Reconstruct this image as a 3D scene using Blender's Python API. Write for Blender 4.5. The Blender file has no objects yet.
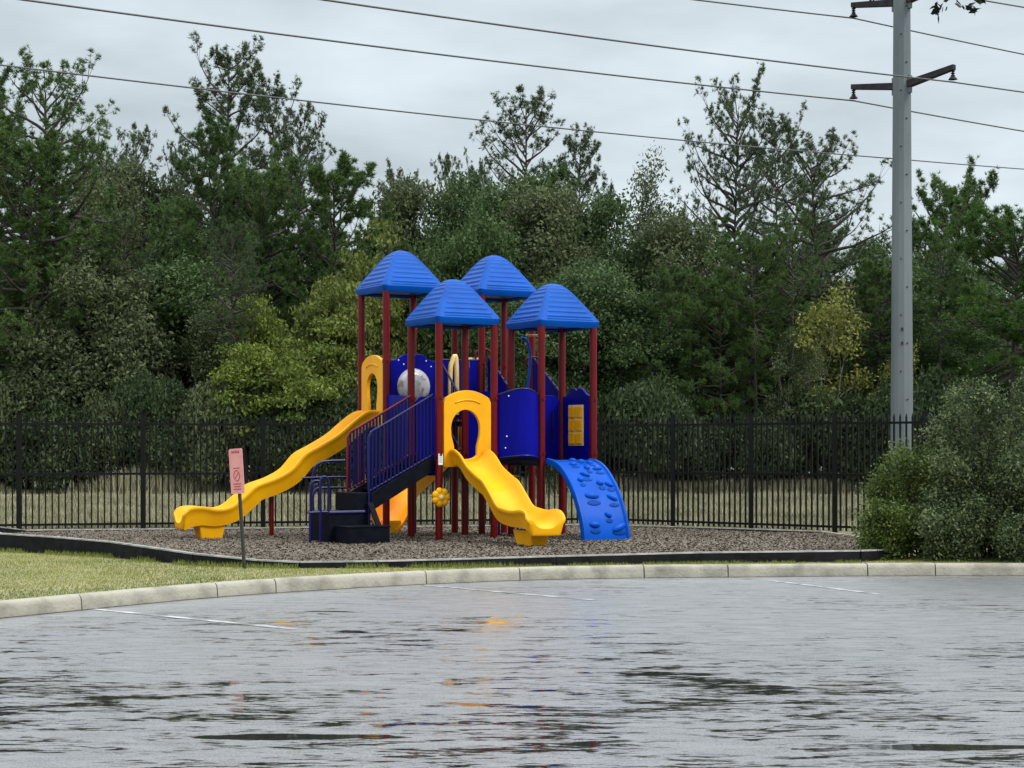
import bpy, bmesh, math, random
import numpy as np
from mathutils import Vector, Matrix
random.seed(7)
R_ = math.radians
sc = bpy.context.scene
col = sc.collection

# ------------------------------------------------------------ camera
CH, F_PX = 1.75, 1750.0
cam_d = bpy.data.cameras.new("camera"); cam = bpy.data.objects.new("camera", cam_d); col.objects.link(cam)
cam_d.sensor_width = 36.0; cam_d.lens = 36.0 * F_PX / 1024
cam_d.clip_start = 0.2; cam_d.clip_end = 3000
cam.location = (0, 0, CH)
cam.rotation_euler = (R_(90), 0, 0); cam_d.shift_y = 64 / 1024
sc.camera = cam

# ------------------------------------------------------------ sky and sun (overcast)
SUN_EL, SUN_AZ = 45, 118     # azimuth measured clockwise from +Y (from the right, a little behind the camera)
w = bpy.data.worlds.new("World"); sc.world = w; w.use_nodes = True
nt = w.node_tree; N = nt.nodes; L = nt.links; N.clear()
out = N.new('ShaderNodeOutputWorld'); bg = N.new('ShaderNodeBackground'); L.new(bg.outputs[0], out.inputs[0])
bg.inputs['Strength'].default_value = 0.1
sky = N.new('ShaderNodeTexSky'); sky.sky_type = 'NISHITA'; sky.sun_disc = False
sky.sun_elevation = R_(SUN_EL); sky.sun_rotation = R_(SUN_AZ); sky.dust_density = 3
tc = N.new('ShaderNodeTexCoord'); sep = N.new('ShaderNodeSeparateXYZ'); L.new(tc.outputs['Generated'], sep.inputs[0])
ramp = N.new('ShaderNodeValToRGB')       # brightness of the cloud deck: dim at the horizon, bright overhead
L.new(sep.outputs['Z'], ramp.inputs[0])
cr = ramp.color_ramp
cr.elements[0].position = 0.0; cr.elements[0].color = (.51, .555, .585, 1)
cr.elements[1].position = 1.0; cr.elements[1].color = (.96, .99, 1, 1)
e = cr.elements.new(0.12); e.color = (.475, .535, .57, 1)
e = cr.elements.new(0.28); e.color = (.47, .525, .56, 1)
mulz = N.new('ShaderNodeMapRange'); mulz.inputs[1].default_value = 0.26; mulz.inputs[2].default_value = 0.8
mulz.inputs[3].default_value = 10.0; mulz.inputs[4].default_value = 23.0; L.new(sep.outputs['Z'], mulz.inputs[0])
mp = N.new('ShaderNodeMapping'); mp.inputs['Scale'].default_value = (2.2, 2.2, 7); L.new(tc.outputs['Generated'], mp.inputs[0])
nz = N.new('ShaderNodeTexNoise'); nz.inputs['Scale'].default_value = 2.2; nz.inputs['Detail'].default_value = 5; L.new(mp.outputs[0], nz.inputs[0])
nr = N.new('ShaderNodeMapRange'); nr.inputs[1].default_value = .3; nr.inputs[2].default_value = .7; nr.inputs[3].default_value = .70; nr.inputs[4].default_value = 1.15
L.new(nz.outputs[0], nr.inputs[0])
m1 = N.new('ShaderNodeMath'); m1.operation = 'MULTIPLY'; L.new(mulz.outputs[0], m1.inputs[0]); L.new(nr.outputs[0], m1.inputs[1])
vm = N.new('ShaderNodeVectorMath'); vm.operation = 'SCALE'; L.new(ramp.outputs[0], vm.inputs[0]); L.new(m1.outputs[0], vm.inputs['Scale'])
mx = N.new('ShaderNodeMix'); mx.data_type = 'RGBA'; mx.inputs[0].default_value = 0.9
L.new(sky.outputs[0], mx.inputs[6]); L.new(vm.outputs[0], mx.inputs[7]); L.new(mx.outputs[2], bg.inputs[0])
sd = bpy.data.lights.new("sun", 'SUN'); so = bpy.data.objects.new("sun", sd); col.objects.link(so)
sd.energy = 1.5; sd.angle = R_(14); sd.color = (1, .97, .92)
so.rotation_euler = (R_(90 - SUN_EL), 0, R_(180 - SUN_AZ) )
sc.view_settings.view_transform = 'Standard'; sc.view_settings.look = 'None'
sc.view_settings.exposure = 0.6; sc.view_settings.gamma = 1; sc.view_settings.use_curve_mapping = False
sc.cycles.max_bounces = 6; sc.cycles.transparent_max_bounces = 6; sc.cycles.use_denoising = True

# ------------------------------------------------------------ helpers
def tag(o, label=None, cat=None, group=None, kind=None):
    if label: o['label'] = label
    if cat: o['category'] = cat
    if group: o['group'] = group
    if kind: o['kind'] = kind
    return o
def empty(name, loc=(0, 0, 0), rz=0.0, parent=None):
    o = bpy.data.objects.new(name, None); col.objects.link(o)
    o.location = loc; o.rotation_euler = (0, 0, rz); o.parent = parent; o.empty_display_size = .2
    return o
def link(name, me, mat=None, parent=None, smooth=False, bevel=0):
    o = bpy.data.objects.new(name, me); col.objects.link(o)
    if mat is not None and not me.materials: me.materials.append(mat)
    if smooth is True: me.shade_smooth()
    elif smooth: me.shade_smooth(); md = None; me.set_sharp_from_angle(angle=R_(smooth))
    if bevel:
        md = o.modifiers.new('b', 'BEVEL'); md.width = bevel; md.segments = 2; md.limit_method = 'ANGLE'
    o.parent = parent
    return o
def frames(pts):
    pts = [Vector(p) for p in pts]; T = []
    for i in range(len(pts)):
        a = pts[max(i - 1, 0)]; b = pts[min(i + 1, len(pts) - 1)]
        T.append((b - a).normalized())
    up = Vector((0, 0, 1)) if abs(T[0].z) < .95 else Vector((1, 0, 0))
    n = T[0].cross(up).normalized(); out = []
    for i, t in enumerate(T):
        n = (n - t * n.dot(t)).normalized(); out.append((pts[i], t, n, t.cross(n)))
    return out
class MB:
    def __init__(s): s.v = []; s.f = []
    def box(s, c, d, rz=0, taper=1.0, rot=None):
        M = Matrix.Rotation(rz, 3, 'Z') if rot is None else rot; b = len(s.v)
        for z in (-1, 1):
            k = taper if z > 0 else 1
            for x, y in ((-1, -1), (1, -1), (1, 1), (-1, 1)):
                s.v.append(tuple(Vector(c) + M @ Vector((x * d[0] / 2 * k, y * d[1] / 2 * k, z * d[2] / 2))))
        for f in ((3, 2, 1, 0), (4, 5, 6, 7), (0, 1, 5, 4), (1, 2, 6, 5), (2, 3, 7, 6), (3, 0, 4, 7)):
            s.f.append(tuple(b + i for i in f))
        return s
    def tube(s, pts, r, n=10, cap=True):
        fr = frames(pts); b = len(s.v); rs = r if hasattr(r, '__len__') else [r] * len(fr)
        for (p, t, u, w_), rr in zip(fr, rs):
            for k in range(n):
                a = 2 * math.pi * k / n; s.v.append(tuple(p + (u * math.cos(a) + w_ * math.sin(a)) * rr))
        for i in range(len(fr) - 1):
            for k in range(n):
                a = b + i * n + k; c = b + i * n + (k + 1) % n
                s.f.append((a, a + n, c + n, c))
        if cap:
            s.f.append(tuple(b + k for k in range(n))); s.f.append(tuple(b + (len(fr) - 1) * n + k for k in reversed(range(n))))
        return s
    def ellipsoid(s, c, d, n=12, m=7, rz=0):
        b = len(s.v); M = Matrix.Rotation(rz, 3, 'Z')
        for i in range(m + 1):
            t = math.pi * i / m
            for k in range(n):
                a = 2 * math.pi * k / n
                s.v.append(tuple(Vector(c) + M @ Vector((d[0] * math.sin(t) * math.cos(a), d[1] * math.sin(t) * math.sin(a), d[2] * math.cos(t)))))
        for i in range(m):
            for k in range(n):
                a = b + i * n + k; e_ = b + i * n + (k + 1) % n
                s.f.append((a, a + n, e_ + n, e_))
        return s
    def loft(s, rings, closed=True, cap=True):
        b = len(s.v); n = len(rings[0])
        for r in rings: s.v += [tuple(p) for p in r]
        for i in range(len(rings) - 1):
            for k in range(n if closed else n - 1):
                a = b + i * n + k; c = b + i * n + (k + 1) % n
                s.f.append((a, c, c + n, a + n))
        if cap:
            s.f.append(tuple(b + k for k in reversed(range(n)))); s.f.append(tuple(b + (len(rings) - 1) * n + k for k in range(n)))
        return s
    def build(s, name, mat, parent=None, smooth=False, bevel=0):
        me = bpy.data.meshes.new(name); me.from_pydata(s.v, [], s.f); me.update()
        return link(name, me, mat, parent, smooth, bevel)
def spline(pts, n=60):
    P = np.array(pts, float); k = len(P); out = []
    for i in range(k - 1):
        p0 = P[max(i - 1, 0)]; p1 = P[i]; p2 = P[i + 1]; p3 = P[min(i + 2, k - 1)]
        m = max(2, n // (k - 1))
        for j in range(m):
            t = j / m
            out.append(.5 * ((2 * p1) + (-p0 + p2) * t + (2 * p0 - 5 * p1 + 4 * p2 - p3) * t * t + (-p0 + 3 * p1 - 3 * p2 + p3) * t ** 3))
    out.append(P[-1]); return [tuple(x) for x in out]
def flat_shape(name, outline, holes, thick, bevel=.008):
    """2-D outline (with holes) in the x,z plane, thickness along y -> mesh"""
    cu = bpy.data.curves.new(name, 'CURVE'); cu.dimensions = '2D'; cu.fill_mode = 'BOTH'
    cu.extrude = thick / 2 - bevel; cu.bevel_depth = bevel; cu.bevel_resolution = 1; cu.offset = -bevel
    for poly in [outline] + holes:
        sp = cu.splines.new('POLY'); sp.points.add(len(poly) - 1)
        for p, q in zip(sp.points, poly): p.co = (q[0], q[1], 0, 1)
        sp.use_cyclic_u = True
    o = bpy.data.objects.new('tmp', cu); col.objects.link(o)
    dg = bpy.context.evaluated_depsgraph_get(); me = bpy.data.meshes.new_from_object(o.evaluated_get(dg))
    bpy.data.objects.remove(o); bpy.data.curves.remove(cu)
    me.transform(Matrix.Rotation(R_(90), 4, 'X')); me.name = name
    return me
def panel(name, outline, holes, p0, p1, mat, parent, thick=.04):
    """upright panel, outline x runs from p0 to p1 (local ground points), outline y is height"""
    me = flat_shape(name, outline, holes, thick)
    a = math.atan2(p1[1] - p0[1], p1[0] - p0[0])
    me.transform(Matrix.Translation((p0[0], p0[1], 0)) @ Matrix.Rotation(a, 4, 'Z'))
    return link(name, me, mat, parent, 35)

# ------------------------------------------------------------ materials
def mat(name, c, rough=.5, c2=None, scale=5, bump=0, bscale=None, metal=0, coat=0, spec=.5, detail=4, coord='Object', lo=.35, hi=.65, streak=None):
    m = bpy.data.materials.new(name); m.use_nodes = True; t = m.node_tree; n = t.nodes; l = t.links
    b = n['Principled BSDF']; b.inputs['Roughness'].default_value = rough; b.inputs['Metallic'].default_value = metal
    b.inputs['Coat Weight'].default_value = coat; b.inputs['Specular IOR Level'].default_value = spec
    b.inputs['Base Color'].default_value = (*c, 1)
    tcn = n.new('ShaderNodeTexCoord'); src = tcn.outputs[coord]
    if streak:
        mpn = n.new('ShaderNodeMapping'); mpn.inputs['Scale'].default_value = streak; l.new(src, mpn.inputs[0]); src = mpn.outputs[0]
    if c2:
        z = n.new('ShaderNodeTexNoise'); z.inputs['Scale'].default_value = scale; z.inputs['Detail'].default_value = detail
        l.new(src, z.inputs[0]); r = n.new('ShaderNodeMapRange'); r.inputs[1].default_value = lo; r.inputs[2].default_value = hi
        l.new(z.outputs[0], r.inputs[0]); q = n.new('ShaderNodeMix'); q.data_type = 'RGBA'
        q.inputs[6].default_value = (*c, 1); q.inputs[7].default_value = (*c2, 1); l.new(r.outputs[0], q.inputs[0]); l.new(q.outputs[2], b.inputs['Base Color'])
    if bump:
        z2 = n.new('ShaderNodeTexNoise'); z2.inputs['Scale'].default_value = bscale or scale * 3; z2.inputs['Detail'].default_value = 5
        l.new(src, z2.inputs[0]); bp = n.new('ShaderNodeBump'); bp.inputs['Distance'].default_value = bump; bp.inputs['Strength'].default_value = 1
        l.new(z2.outputs[0], bp.inputs['Height']); l.new(bp.outputs[0], b.inputs['Normal'])
    return m
def leaf_mat(name, dark, light, alt=None, trans=.25, rough=.55):
    """leaf colour runs dark..light by the 'tone' of each clump (species mottling), varied a little per tree"""
    m = bpy.data.materials.new(name); m.use_nodes = True; t = m.node_tree; n = t.nodes; l = t.links
    b = n['Principled BSDF']; b.inputs['Roughness'].default_value = rough; b.inputs['Specular IOR Level'].default_value = .12
    at_ = n.new('ShaderNodeAttribute'); at_.attribute_name = 'tone'
    q = n.new('ShaderNodeMix'); q.data_type = 'RGBA'; q.inputs[6].default_value = (*dark, 1); q.inputs[7].default_value = (*light, 1)
    l.new(at_.outputs['Fac'], q.inputs[0]); c = q.outputs[2]
    if alt:
        oi = n.new('ShaderNodeObjectInfo'); q2 = n.new('ShaderNodeMix'); q2.data_type = 'RGBA'; q2.inputs[7].default_value = (*alt, 1)
        mr = n.new('ShaderNodeMapRange'); mr.inputs[4].default_value = .55; l.new(oi.outputs['Random'], mr.inputs[0])
        l.new(mr.outputs[0], q2.inputs[0]); l.new(c, q2.inputs[6]); c = q2.outputs[2]
    l.new(c, b.inputs['Base Color'])
    tr = n.new('ShaderNodeBsdfTranslucent'); l.new(c, tr.inputs[0]); ms = n.new('ShaderNodeMixShader'); ms.inputs[0].default_value = trans
    l.new(b.outputs[0], ms.inputs[1]); l.new(tr.outputs[0], ms.inputs[2]); l.new(ms.outputs[0], n['Material Output'].inputs[0])
    return m
M = {}
M['red'] = mat('maroon_paint', (.13, .001, .004), .28, (.10, .001, .003), 3, spec=.28)
M['yellow'] = mat('yellow_plastic', (.80, .40, .001), .45, (.74, .33, .002), 1.7, bump=.0006, bscale=60, spec=.25)
M['cream'] = mat('cream_plastic', (.8, .62, .3), .4, (.7, .45, .12), 4)
M['orange'] = mat('orange_plastic', (.85, .22, .006), .4, (.86, .42, .005), .9, spec=.25)
M['roof'] = mat('roof_blue_plastic', (.0, .072, .37), .42, (.0, .058, .30), 2, bump=.0005, bscale=50, spec=.1)
M['climb'] = mat('climber_blue_plastic', (.0, .075, .45), .4, (.0, .062, .38), 3, spec=.1)
M['pocket_shade'] = mat('shaded_hold_pocket', (.0, .045, .28), .6, spec=.1)
M['navy'] = mat('deep_blue_plastic', (.001, .003, .25), .45, (.001, .001, .15), 1.6, spec=.1, streak=(3, 3, .5))
M['rail'] = mat('deep_blue_rail', (.002, .003, .065), .3, spec=.3)
M['black'] = mat('black_rubber_coating', (.003, .004, .009), .6, (.006, .007, .012), 8, bump=.002, bscale=80, spec=.05)
M['fence'] = mat('black_fence_paint', (.004, .004, .005), .45, spec=.2)
M['timber'] = mat('black_border_plastic', (.004, .004, .005), .7, (.012, .012, .014), 6, spec=.15, bump=.006, bscale=18)
M['cap'] = mat('pale_border_top', (.32, .31, .29), .6, (.16, .16, .15), 5)  # pale mottled colour for the border's top faces
M['white'] = mat('white_vinyl', (.75, .75, .73), .5)
M['grey'] = mat('grey_print', (.25, .25, .26), .5)
M['window'] = mat('milky_bubble', (.5, .5, .52), .12, (.22, .16, .13), 7, coat=.5, lo=.5, hi=.65)
M['bark'] = mat('pine_bark', (.06, .052, .043), .9, (.03, .027, .023), 4, bump=.02, bscale=12, streak=(1, 1, .3))
M['pale_bark'] = mat('pale_bark', (.34, .32, .28), .8, (.17, .16, .13), 3, bump=.01, bscale=10, streak=(1, 1, .3))
M['pole'] = mat('galvanised_steel', (.145, .168, .178), .55, (.10, .12, .13), 1.2, metal=.2, streak=(1, 1, .15))
M['arm'] = mat('weathered_steel_arm', (.02, .017, .022), .7, (.035, .03, .035), 5, spec=.2)
M['wire'] = mat('aluminium_cable', (.06, .065, .07), .5)
M['insul'] = mat('dark_insulator', (.01, .01, .012), .5, spec=.15)
M['concrete'] = mat('kerb_concrete', (.31, .295, .24), .75, (.13, .12, .095), 3.5, bump=.01, bscale=30, lo=.42, hi=.8)
M['signred'] = mat('faded_red_ink', (.42, .07, .08), .6)
M['signpink'] = mat('faded_pink_sign', (.72, .27, .28), .5, (.72, .36, .35), 6)
M['signdark'] = mat('dark_red_ink', (.28, .06, .07), .6)
M['steel_dark'] = mat('dark_green_signpost', (.02, .022, .02), .5)
M['paint'] = mat('worn_white_paint', (.42, .43, .44), .5, (.13, .135, .14), 4, lo=.38, hi=.6)
M['pine'] = leaf_mat('pine_needles', (.03, .062, .02), (.12, .19, .06), (.06, .11, .02))
M['pine2'] = leaf_mat('bright_pine_needles', (.03, .07, .018), (.10, .185, .04))
M['pine3'] = leaf_mat('grey_green_pine_needles', (.035, .06, .032), (.13, .175, .09), (.06, .09, .03))
M['oak'] = leaf_mat('oak_leaves', (.022, .048, .02), (.12, .18, .07), (.05, .09, .025))
M['olive'] = leaf_mat('olive_leaves', (.03, .052, .024), (.16, .19, .095), (.08, .10, .04))
M['yel'] = leaf_mat('yellow_green_leaves', (.04, .075, .016), (.25, .31, .06))
M['shade'] = leaf_mat('dark_shrub_leaves', (.018, .034, .016), (.085, .12, .05))
M['yelol'] = leaf_mat('yellowish_olive_leaves', (.045, .07, .018), (.22, .26, .06))
M['autumn'] = leaf_mat('autumn_leaves', (.08, .10, .03), (.27, .28, .06))
M['bush'] = leaf_mat('bush_leaves', (.022, .048, .018), (.20, .24, .11))
M['bush2'] = leaf_mat('light_bush_leaves', (.03, .06, .015), (.17, .22, .055))
M['dark_leaf'] = leaf_mat('dark_waxy_leaves', (.012, .018, .012), (.04, .05, .03), trans=.05)
M['lawn'] = leaf_mat('lawn_blades', (.08, .13, .022), (.30, .31, .09), trans=.3)
M['dry'] = leaf_mat('dry_blades', (.09, .095, .045), (.5, .47, .32), trans=.3)
M['chips'] = leaf_mat('wood_chips', (.085, .07, .055), (.21, .18, .145), trans=.0, rough=.8)

# wet asphalt with thin films of standing water
def asphalt():
    m = bpy.data.materials.new('wet_asphalt'); m.use_nodes = True; t = m.node_tree; n = t.nodes; l = t.links
    b = n['Principled BSDF']; tcn = n.new('ShaderNodeTexCoord'); src = tcn.outputs['Object']
    def noise(scale, detail=4, rough=.55, vec=None, dist=0):
        z = n.new('ShaderNodeTexNoise'); z.inputs['Scale'].default_value = scale; z.inputs['Detail'].default_value = detail
        z.inputs['Roughness'].default_value = rough; z.inputs['Distortion'].default_value = dist; l.new(vec or src, z.inputs[0]); return z.outputs[0]
    def mr(v, a, b_, c, d):
        r = n.new('ShaderNodeMapRange'); r.inputs[1].default_value = a; r.inputs[2].default_value = b_; r.inputs[3].default_value = c; r.inputs[4].default_value = d
        l.new(v, r.inputs[0]); return r.outputs[0]
    def math_(op, a, b_):
        q = n.new('ShaderNodeMath'); q.operation = op
        for i, v in enumerate((a, b_)):
            if isinstance(v, (int, float)): q.inputs[i].default_value = v
            else: l.new(v, q.inputs[i])
        return q.outputs[0]
    mpn = n.new('ShaderNodeMapping'); mpn.inputs['Scale'].default_value = (.65, 2.2, 1); l.new(src, mpn.inputs[0])
    big = noise(.22, 3, .5); mid = noise(1.9, 8, .7, mpn.outputs[0], .6); fine = noise(9, 4, .6, mpn.outputs[0])
    # more standing water towards the near part of the lot
    sx = n.new('ShaderNodeSeparateXYZ'); l.new(src, sx.inputs[0])
    near = mr(sx.outputs[1], 9.5, 19.0, .055, -.018)
    s = math_('ADD', math_('ADD', math_('MULTIPLY', mid, .56), math_('MULTIPLY', fine, .36)), math_('ADD', math_('MULTIPLY', big, .38), near))
    pud = mr(s, .688, .722, 0, 1)
    # one real puddle at the near right and one at the near left
    def blob(cx, cy, rx, ry):
        a = math_('MULTIPLY', math_('SUBTRACT', sx.outputs[0], cx), 1 / rx); c = math_('MULTIPLY', math_('SUBTRACT', sx.outputs[1], cy), 1 / ry)
        d = math_('ADD', math_('MULTIPLY', a, a), math_('MULTIPLY', c, c))
        d = math_('ADD', d, math_('MULTIPLY', math_('SUBTRACT', noise(2.2, 4), .5), 3.0)); return mr(d, .75, .95, 1, 0)
    for args in ((2.55, 10.24, .62, .11), (-1.3, 10.6, .6, .13)):
        pud = math_('MAXIMUM', pud, blob(*args))
    tone = mr(noise(60, 3, .7), .35, .65, 0, 1)
    q = n.new('ShaderNodeMix'); q.data_type = 'RGBA'; q.inputs[6].default_value = (.04, .043, .046, 1); q.inputs[7].default_value = (.20, .205, .215, 1); l.new(tone, q.inputs[0])
    q2 = n.new('ShaderNodeMix'); q2.data_type = 'RGBA'; q2.inputs[7].default_value = (.018, .018, .018, 1); l.new(pud, q2.inputs[0]); l.new(q.outputs[2], q2.inputs[6]); l.new(q2.outputs[2], b.inputs['Base Color'])
    st1 = noise(3.4, 8, .78, mpn.outputs[0], .3); grain = noise(70, 2, .6); st2 = math_('ADD', math_('MULTIPLY', mr(st1, .42, .60, 0, 1), .75), math_('MULTIPLY', mr(grain, .4, .62, 0, 1), .55))
    l.new(mr(pud, 0, 1, .46, .03), b.inputs['Roughness'])
    b.inputs['IOR'].default_value = 1.5; b.inputs['Specular IOR Level'].default_value = .5
    l.new(math_('MULTIPLY', mr(pud, 0, 1, 1.0, 0.0), mr(st2, 0, 1.2, 1.0, .3)), b.inputs['Coat Weight']); l.new(mr(st2, 0, 1.2, .42, .2), b.inputs['Coat Roughness']); b.inputs['Coat IOR'].default_value = 2.3
    bp = n.new('ShaderNodeBump'); h = math_('ADD', math_('MULTIPLY', noise(55, 3), math_('SUBTRACT', 1.0, pud)), math_('MULTIPLY', noise(3.0, 2), .25))
    l.new(h, bp.inputs['Height']); bp.inputs['Distance'].default_value = .006; l.new(bp.outputs[0], b.inputs['Normal']); l.new(bp.outputs[0], b.inputs['Coat Normal'])
    return m
M['asphalt'] = asphalt()
M['soil'] = mat('dry_field_soil', (.16, .13, .08), .9, (.10, .10, .05), .5, bump=.05, bscale=6)
M['turf'] = mat('lawn_soil', (.17, .17, .07), .9, (.25, .22, .11), 1.6, bump=.02, bscale=40)
M['mulch'] = mat('mulch_bed', (.08, .065, .052), .9, (.16, .135, .11), 22, bump=.03, bscale=30)
M['path'] = mat('pale_sandy_track', (.55, .52, .42), .9, (.32, .30, .22), 1.5, bump=.02, bscale=10)

# ------------------------------------------------------------ ground, asphalt, kerb
def sheet(name, poly, z, m):
    bm = bmesh.new(); f = bm.faces.new([bm.verts.new((x, y, z)) for x, y in poly])
    if f.normal.z < 0: f.normal_flip()
    bm.normal_update()
    if f.normal.z < 0: bmesh.ops.reverse_faces(bm, faces=[f])
    bmesh.ops.triangulate(bm, faces=bm.faces[:]); me = bpy.data.meshes.new(name); bm.to_mesh(me); bm.free()
    return tag(link(name, me, m), kind='structure')
sheet('parking_lot', [(-400, -200), (400, -200), (400, 60), (-400, 60)], 0, M['asphalt'])
kp = spline([(-14.5, -12), (-12.5, 2), (-9.6, 10.2), (-7.5, 14.6), (-5.27, 18.0), (-3.12, 20.9), (0, 23.1), (3.4, 23.8), (7.0, 24.0), (12, 23.6), (30, 21), (60, 19)], 330)
kp = [Vector(p) for p in kp]
def offs(path, d):
    o = []
    for i, p in enumerate(path):
        t = (path[min(i + 1, len(path) - 1)] - path[max(i - 1, 0)]).normalized(); o.append(p + Vector((-t.y, t.x)) * d)
    return o
kback = offs(kp, .17)
poly = [tuple(p) for p in kback] + [(400, 19), (400, 900), (-400, 900), (-400, -12)]
sheet('ground', poly, .06, M['soil'])
# kerb: cast lengths with thin joints
kb = MB(); acc = 0; seg = [0]; lens = [1.7, 1.05, 1.9, .85, 2.2, 1.3]; li = 0
for i in range(1, len(kp)):
    acc += (kp[i] - kp[i - 1]).length
    if acc > lens[li % 6]: seg.append(i); acc = 0; li += 1
for a, b_ in zip(seg[:-1], seg[1:]):
    rings = []
    for i in range(a, b_ + 1):
        t = (kp[min(i + 1, len(kp) - 1)] - kp[i - 1 if i else 0]).normalized(); nrm = Vector((-t.y, t.x)); p = kp[i].copy()
        if i == a: p += t * .008
        if i == b_: p -= t * .008
        j = .003 * math.sin(a * 1.7)
        prof = [(0, -.02), (.012, .10), (.022, .14 + j), (.05, .162 + j), (.15, .165 + j), (.165, .155 + j), (.168, -.02)]
        rings.append([(p.x + nrm.x * d, p.y + nrm.y * d, z) for d, z in prof])
    kb.loft(rings)
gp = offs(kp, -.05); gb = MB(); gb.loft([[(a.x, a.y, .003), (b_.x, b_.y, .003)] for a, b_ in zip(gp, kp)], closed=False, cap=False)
tag(gb.build('gutter', mat('dark_gutter_strip', (.02, .018, .014), .8, (.06, .055, .045), 6)), kind='structure')  # flat dark mottled strip along the kerb foot
tag(kb.build('kerb', M['concrete'], smooth=50), kind='structure')

# playground border path (x, y, top height)
front = [(-9.6, 30.8, .43), (-8.3, 28.0, .43), (-7.96, 27.2, .43), (-6.9, 26.5, .41), (-5.87, 25.7, .38), (-4.35, 24.0, .31), (-3.4, 23.55, .25), (-2.83, 23.4, .235), (-1.8, 23.45, .245), (-.83, 23.6, .26), (0.6, 23.95, .28), (2.6, 24.45, .30), (4.9, 24.7, .31), (5.45, 25.2, .3), (5.8, 27, .28), (6.0, 30.5, .22)]
FL = [(-9.8 + 2.34 * k, 34.8 + .6 * k) for k in range(-3, 6)]
FR = [(1.9 + 1.46 * k, 37.8 - 1.25 * k) for k in range(0, 9)]
back = [(5.9, 33.3, .17), (4.6, 34.9, .15), (1.7, 37.35, .13), (-4, 35.95, .13), (-9.6, 34.5, .14)]
ring = front + back
def mulch_z(y): return .185 - .105 * np.clip((y - 31.0) / 3.2, 0, 1)
bm = bmesh.new(); bm.faces.new([bm.verts.new((x, y, 0)) for x, y, z in ring]); bmesh.ops.triangulate(bm, faces=bm.faces[:])
for yy in np.arange(31.0, 34.6, .4):
    bmesh.ops.bisect_plane(bm, geom=bm.verts[:] + bm.edges[:] + bm.faces[:], plane_co=(0, yy, 0), plane_no=(0, 1, 0))
for v in bm.verts: v.co.z = float(mulch_z(v.co.y))
bm.normal_update(); bmesh.ops.recalc_face_normals(bm, faces=bm.faces[:])
me_ = bpy.data.meshes.new('mulch_bed'); bm.to_mesh(me_); bm.free(); tag(link('mulch_bed', me_, M['mulch']), kind='structure')
fp = offs([Vector((x, y)) for x, y, z in front[2:13]], -.08)
lawn_poly = [tuple(p) for p in kback if -9.6 < p.x < 8.5 and p.y > 9] + [(8.5, 27), (6.9, 27.2)] + [(p.x, p.y) for p in reversed(fp)] + [(-8.6, 28.4), (-10.5, 33.5), (-19, 32), (-19, 10)]
sheet('lawn', lawn_poly, .145, M['turf'])
bd = empty('playground_border', (front[7][0], front[7][1], .13))
tag(bd, 'low black plastic border with pale top edging the mulch bed', 'garden border')
for i in range(len(ring)):
    a = ring[i]; b_ = ring[(i + 1) % len(ring)]
    if i == len(front) - 1: pass
    o0 = Vector(bd.location)
    d = Vector((b_[0] - a[0], b_[1] - a[1])); Ln = d.length; d.normalize(); nn = Vector((-d.y, d.x))
    mb = MB(); mc = MB(); rr = [[], []]
    for (q, zz, e_) in ((a, a[2], .004), (b_, b_[2], -.004)):
        p = Vector((q[0], q[1])) + d * e_
        def P(k, z): return (p.x + nn.x * k - o0.x, p.y + nn.y * k - o0.y, z - o0.z)
        rr[0].append([P(-.04, .05), P(.04, .05), P(.04, zz - .02), P(-.04, zz - .02)])
        rr[1].append([P(-.045, zz - .019), P(.045, zz - .019), P(.04, zz), P(-.04, zz)])
    mb.loft(rr[0]); mc.loft(rr[1])
    mb.build('border_board', M['timber'], bd); mc.build('top_edge', M['cap'], bd)
sheet('path', [(-60, 61.5), (60, 61.5), (60, 63.2), (-60, 63.4)], .066, M['path'])
# painted bay lines
def bay(x0, y0, x1, y1, wd=.1):
    d = Vector((x1 - x0, y1 - y0)).normalized(); nn = Vector((-d.y, d.x)) * wd / 2
    return [(x0 - nn.x, y0 - nn.y), (x1 - nn.x, y1 - nn.y), (x1 + nn.x, y1 + nn.y), (x0 + nn.x, y0 + nn.y)]
for a in ((-4.55, 19.0, -2.1, 16.9), (-1.12, 22.3, .95, 20.1), (3.4, 23.1, 4.4, 20.9), (-7.0, 15.0, -4.6, 13.0)):
    sheet('bay_line', bay(*a), .004, M['paint'])

# ------------------------------------------------------------ instanced blades / chips (single stuff meshes)
rng = np.random.default_rng(3)
def fast_mesh(name, V, nper, tone, material):
    """V: (n*nper,3) vertices, faces of nper verts each"""
    nf = len(V) // nper; me = bpy.data.meshes.new(name)
    me.vertices.add(len(V)); me.vertices.foreach_set('co', V.astype(np.float32).ravel())
    me.loops.add(nf * nper); me.loops.foreach_set('vertex_index', np.arange(nf * nper, dtype=np.int32))
    me.polygons.add(nf); me.polygons.foreach_set('loop_start', np.arange(0, nf * nper, nper, dtype=np.int32))
    at_ = me.attributes.new('tone', 'FLOAT', 'FACE'); at_.data.foreach_set('value', np.clip(tone, 0, 1).astype(np.float32))
    me.update(calc_edges=True); me.materials.append(material); return me
def inside(poly, x, y):
    c = np.zeros(len(x), bool); j = len(poly) - 1
    for i in range(len(poly)):
        xi, yi = poly[i]; xj, yj = poly[j]
        if yi != yj:
            c ^= ((yi > y) != (yj > y)) & (x < (xj - xi) * (y - yi) / (yj - yi) + xi)
        j = i
    return c
def snoise(x, y, s, seed=0):
    r = np.random.default_rng(seed); v = np.zeros_like(x)
    for k in range(6):
        a = r.uniform(0, 6.28); f = s * r.uniform(.5, 2.2); v += np.sin((x * np.cos(a) + y * np.sin(a)) * f + r.uniform(0, 6.28))
    return v / 6
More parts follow.
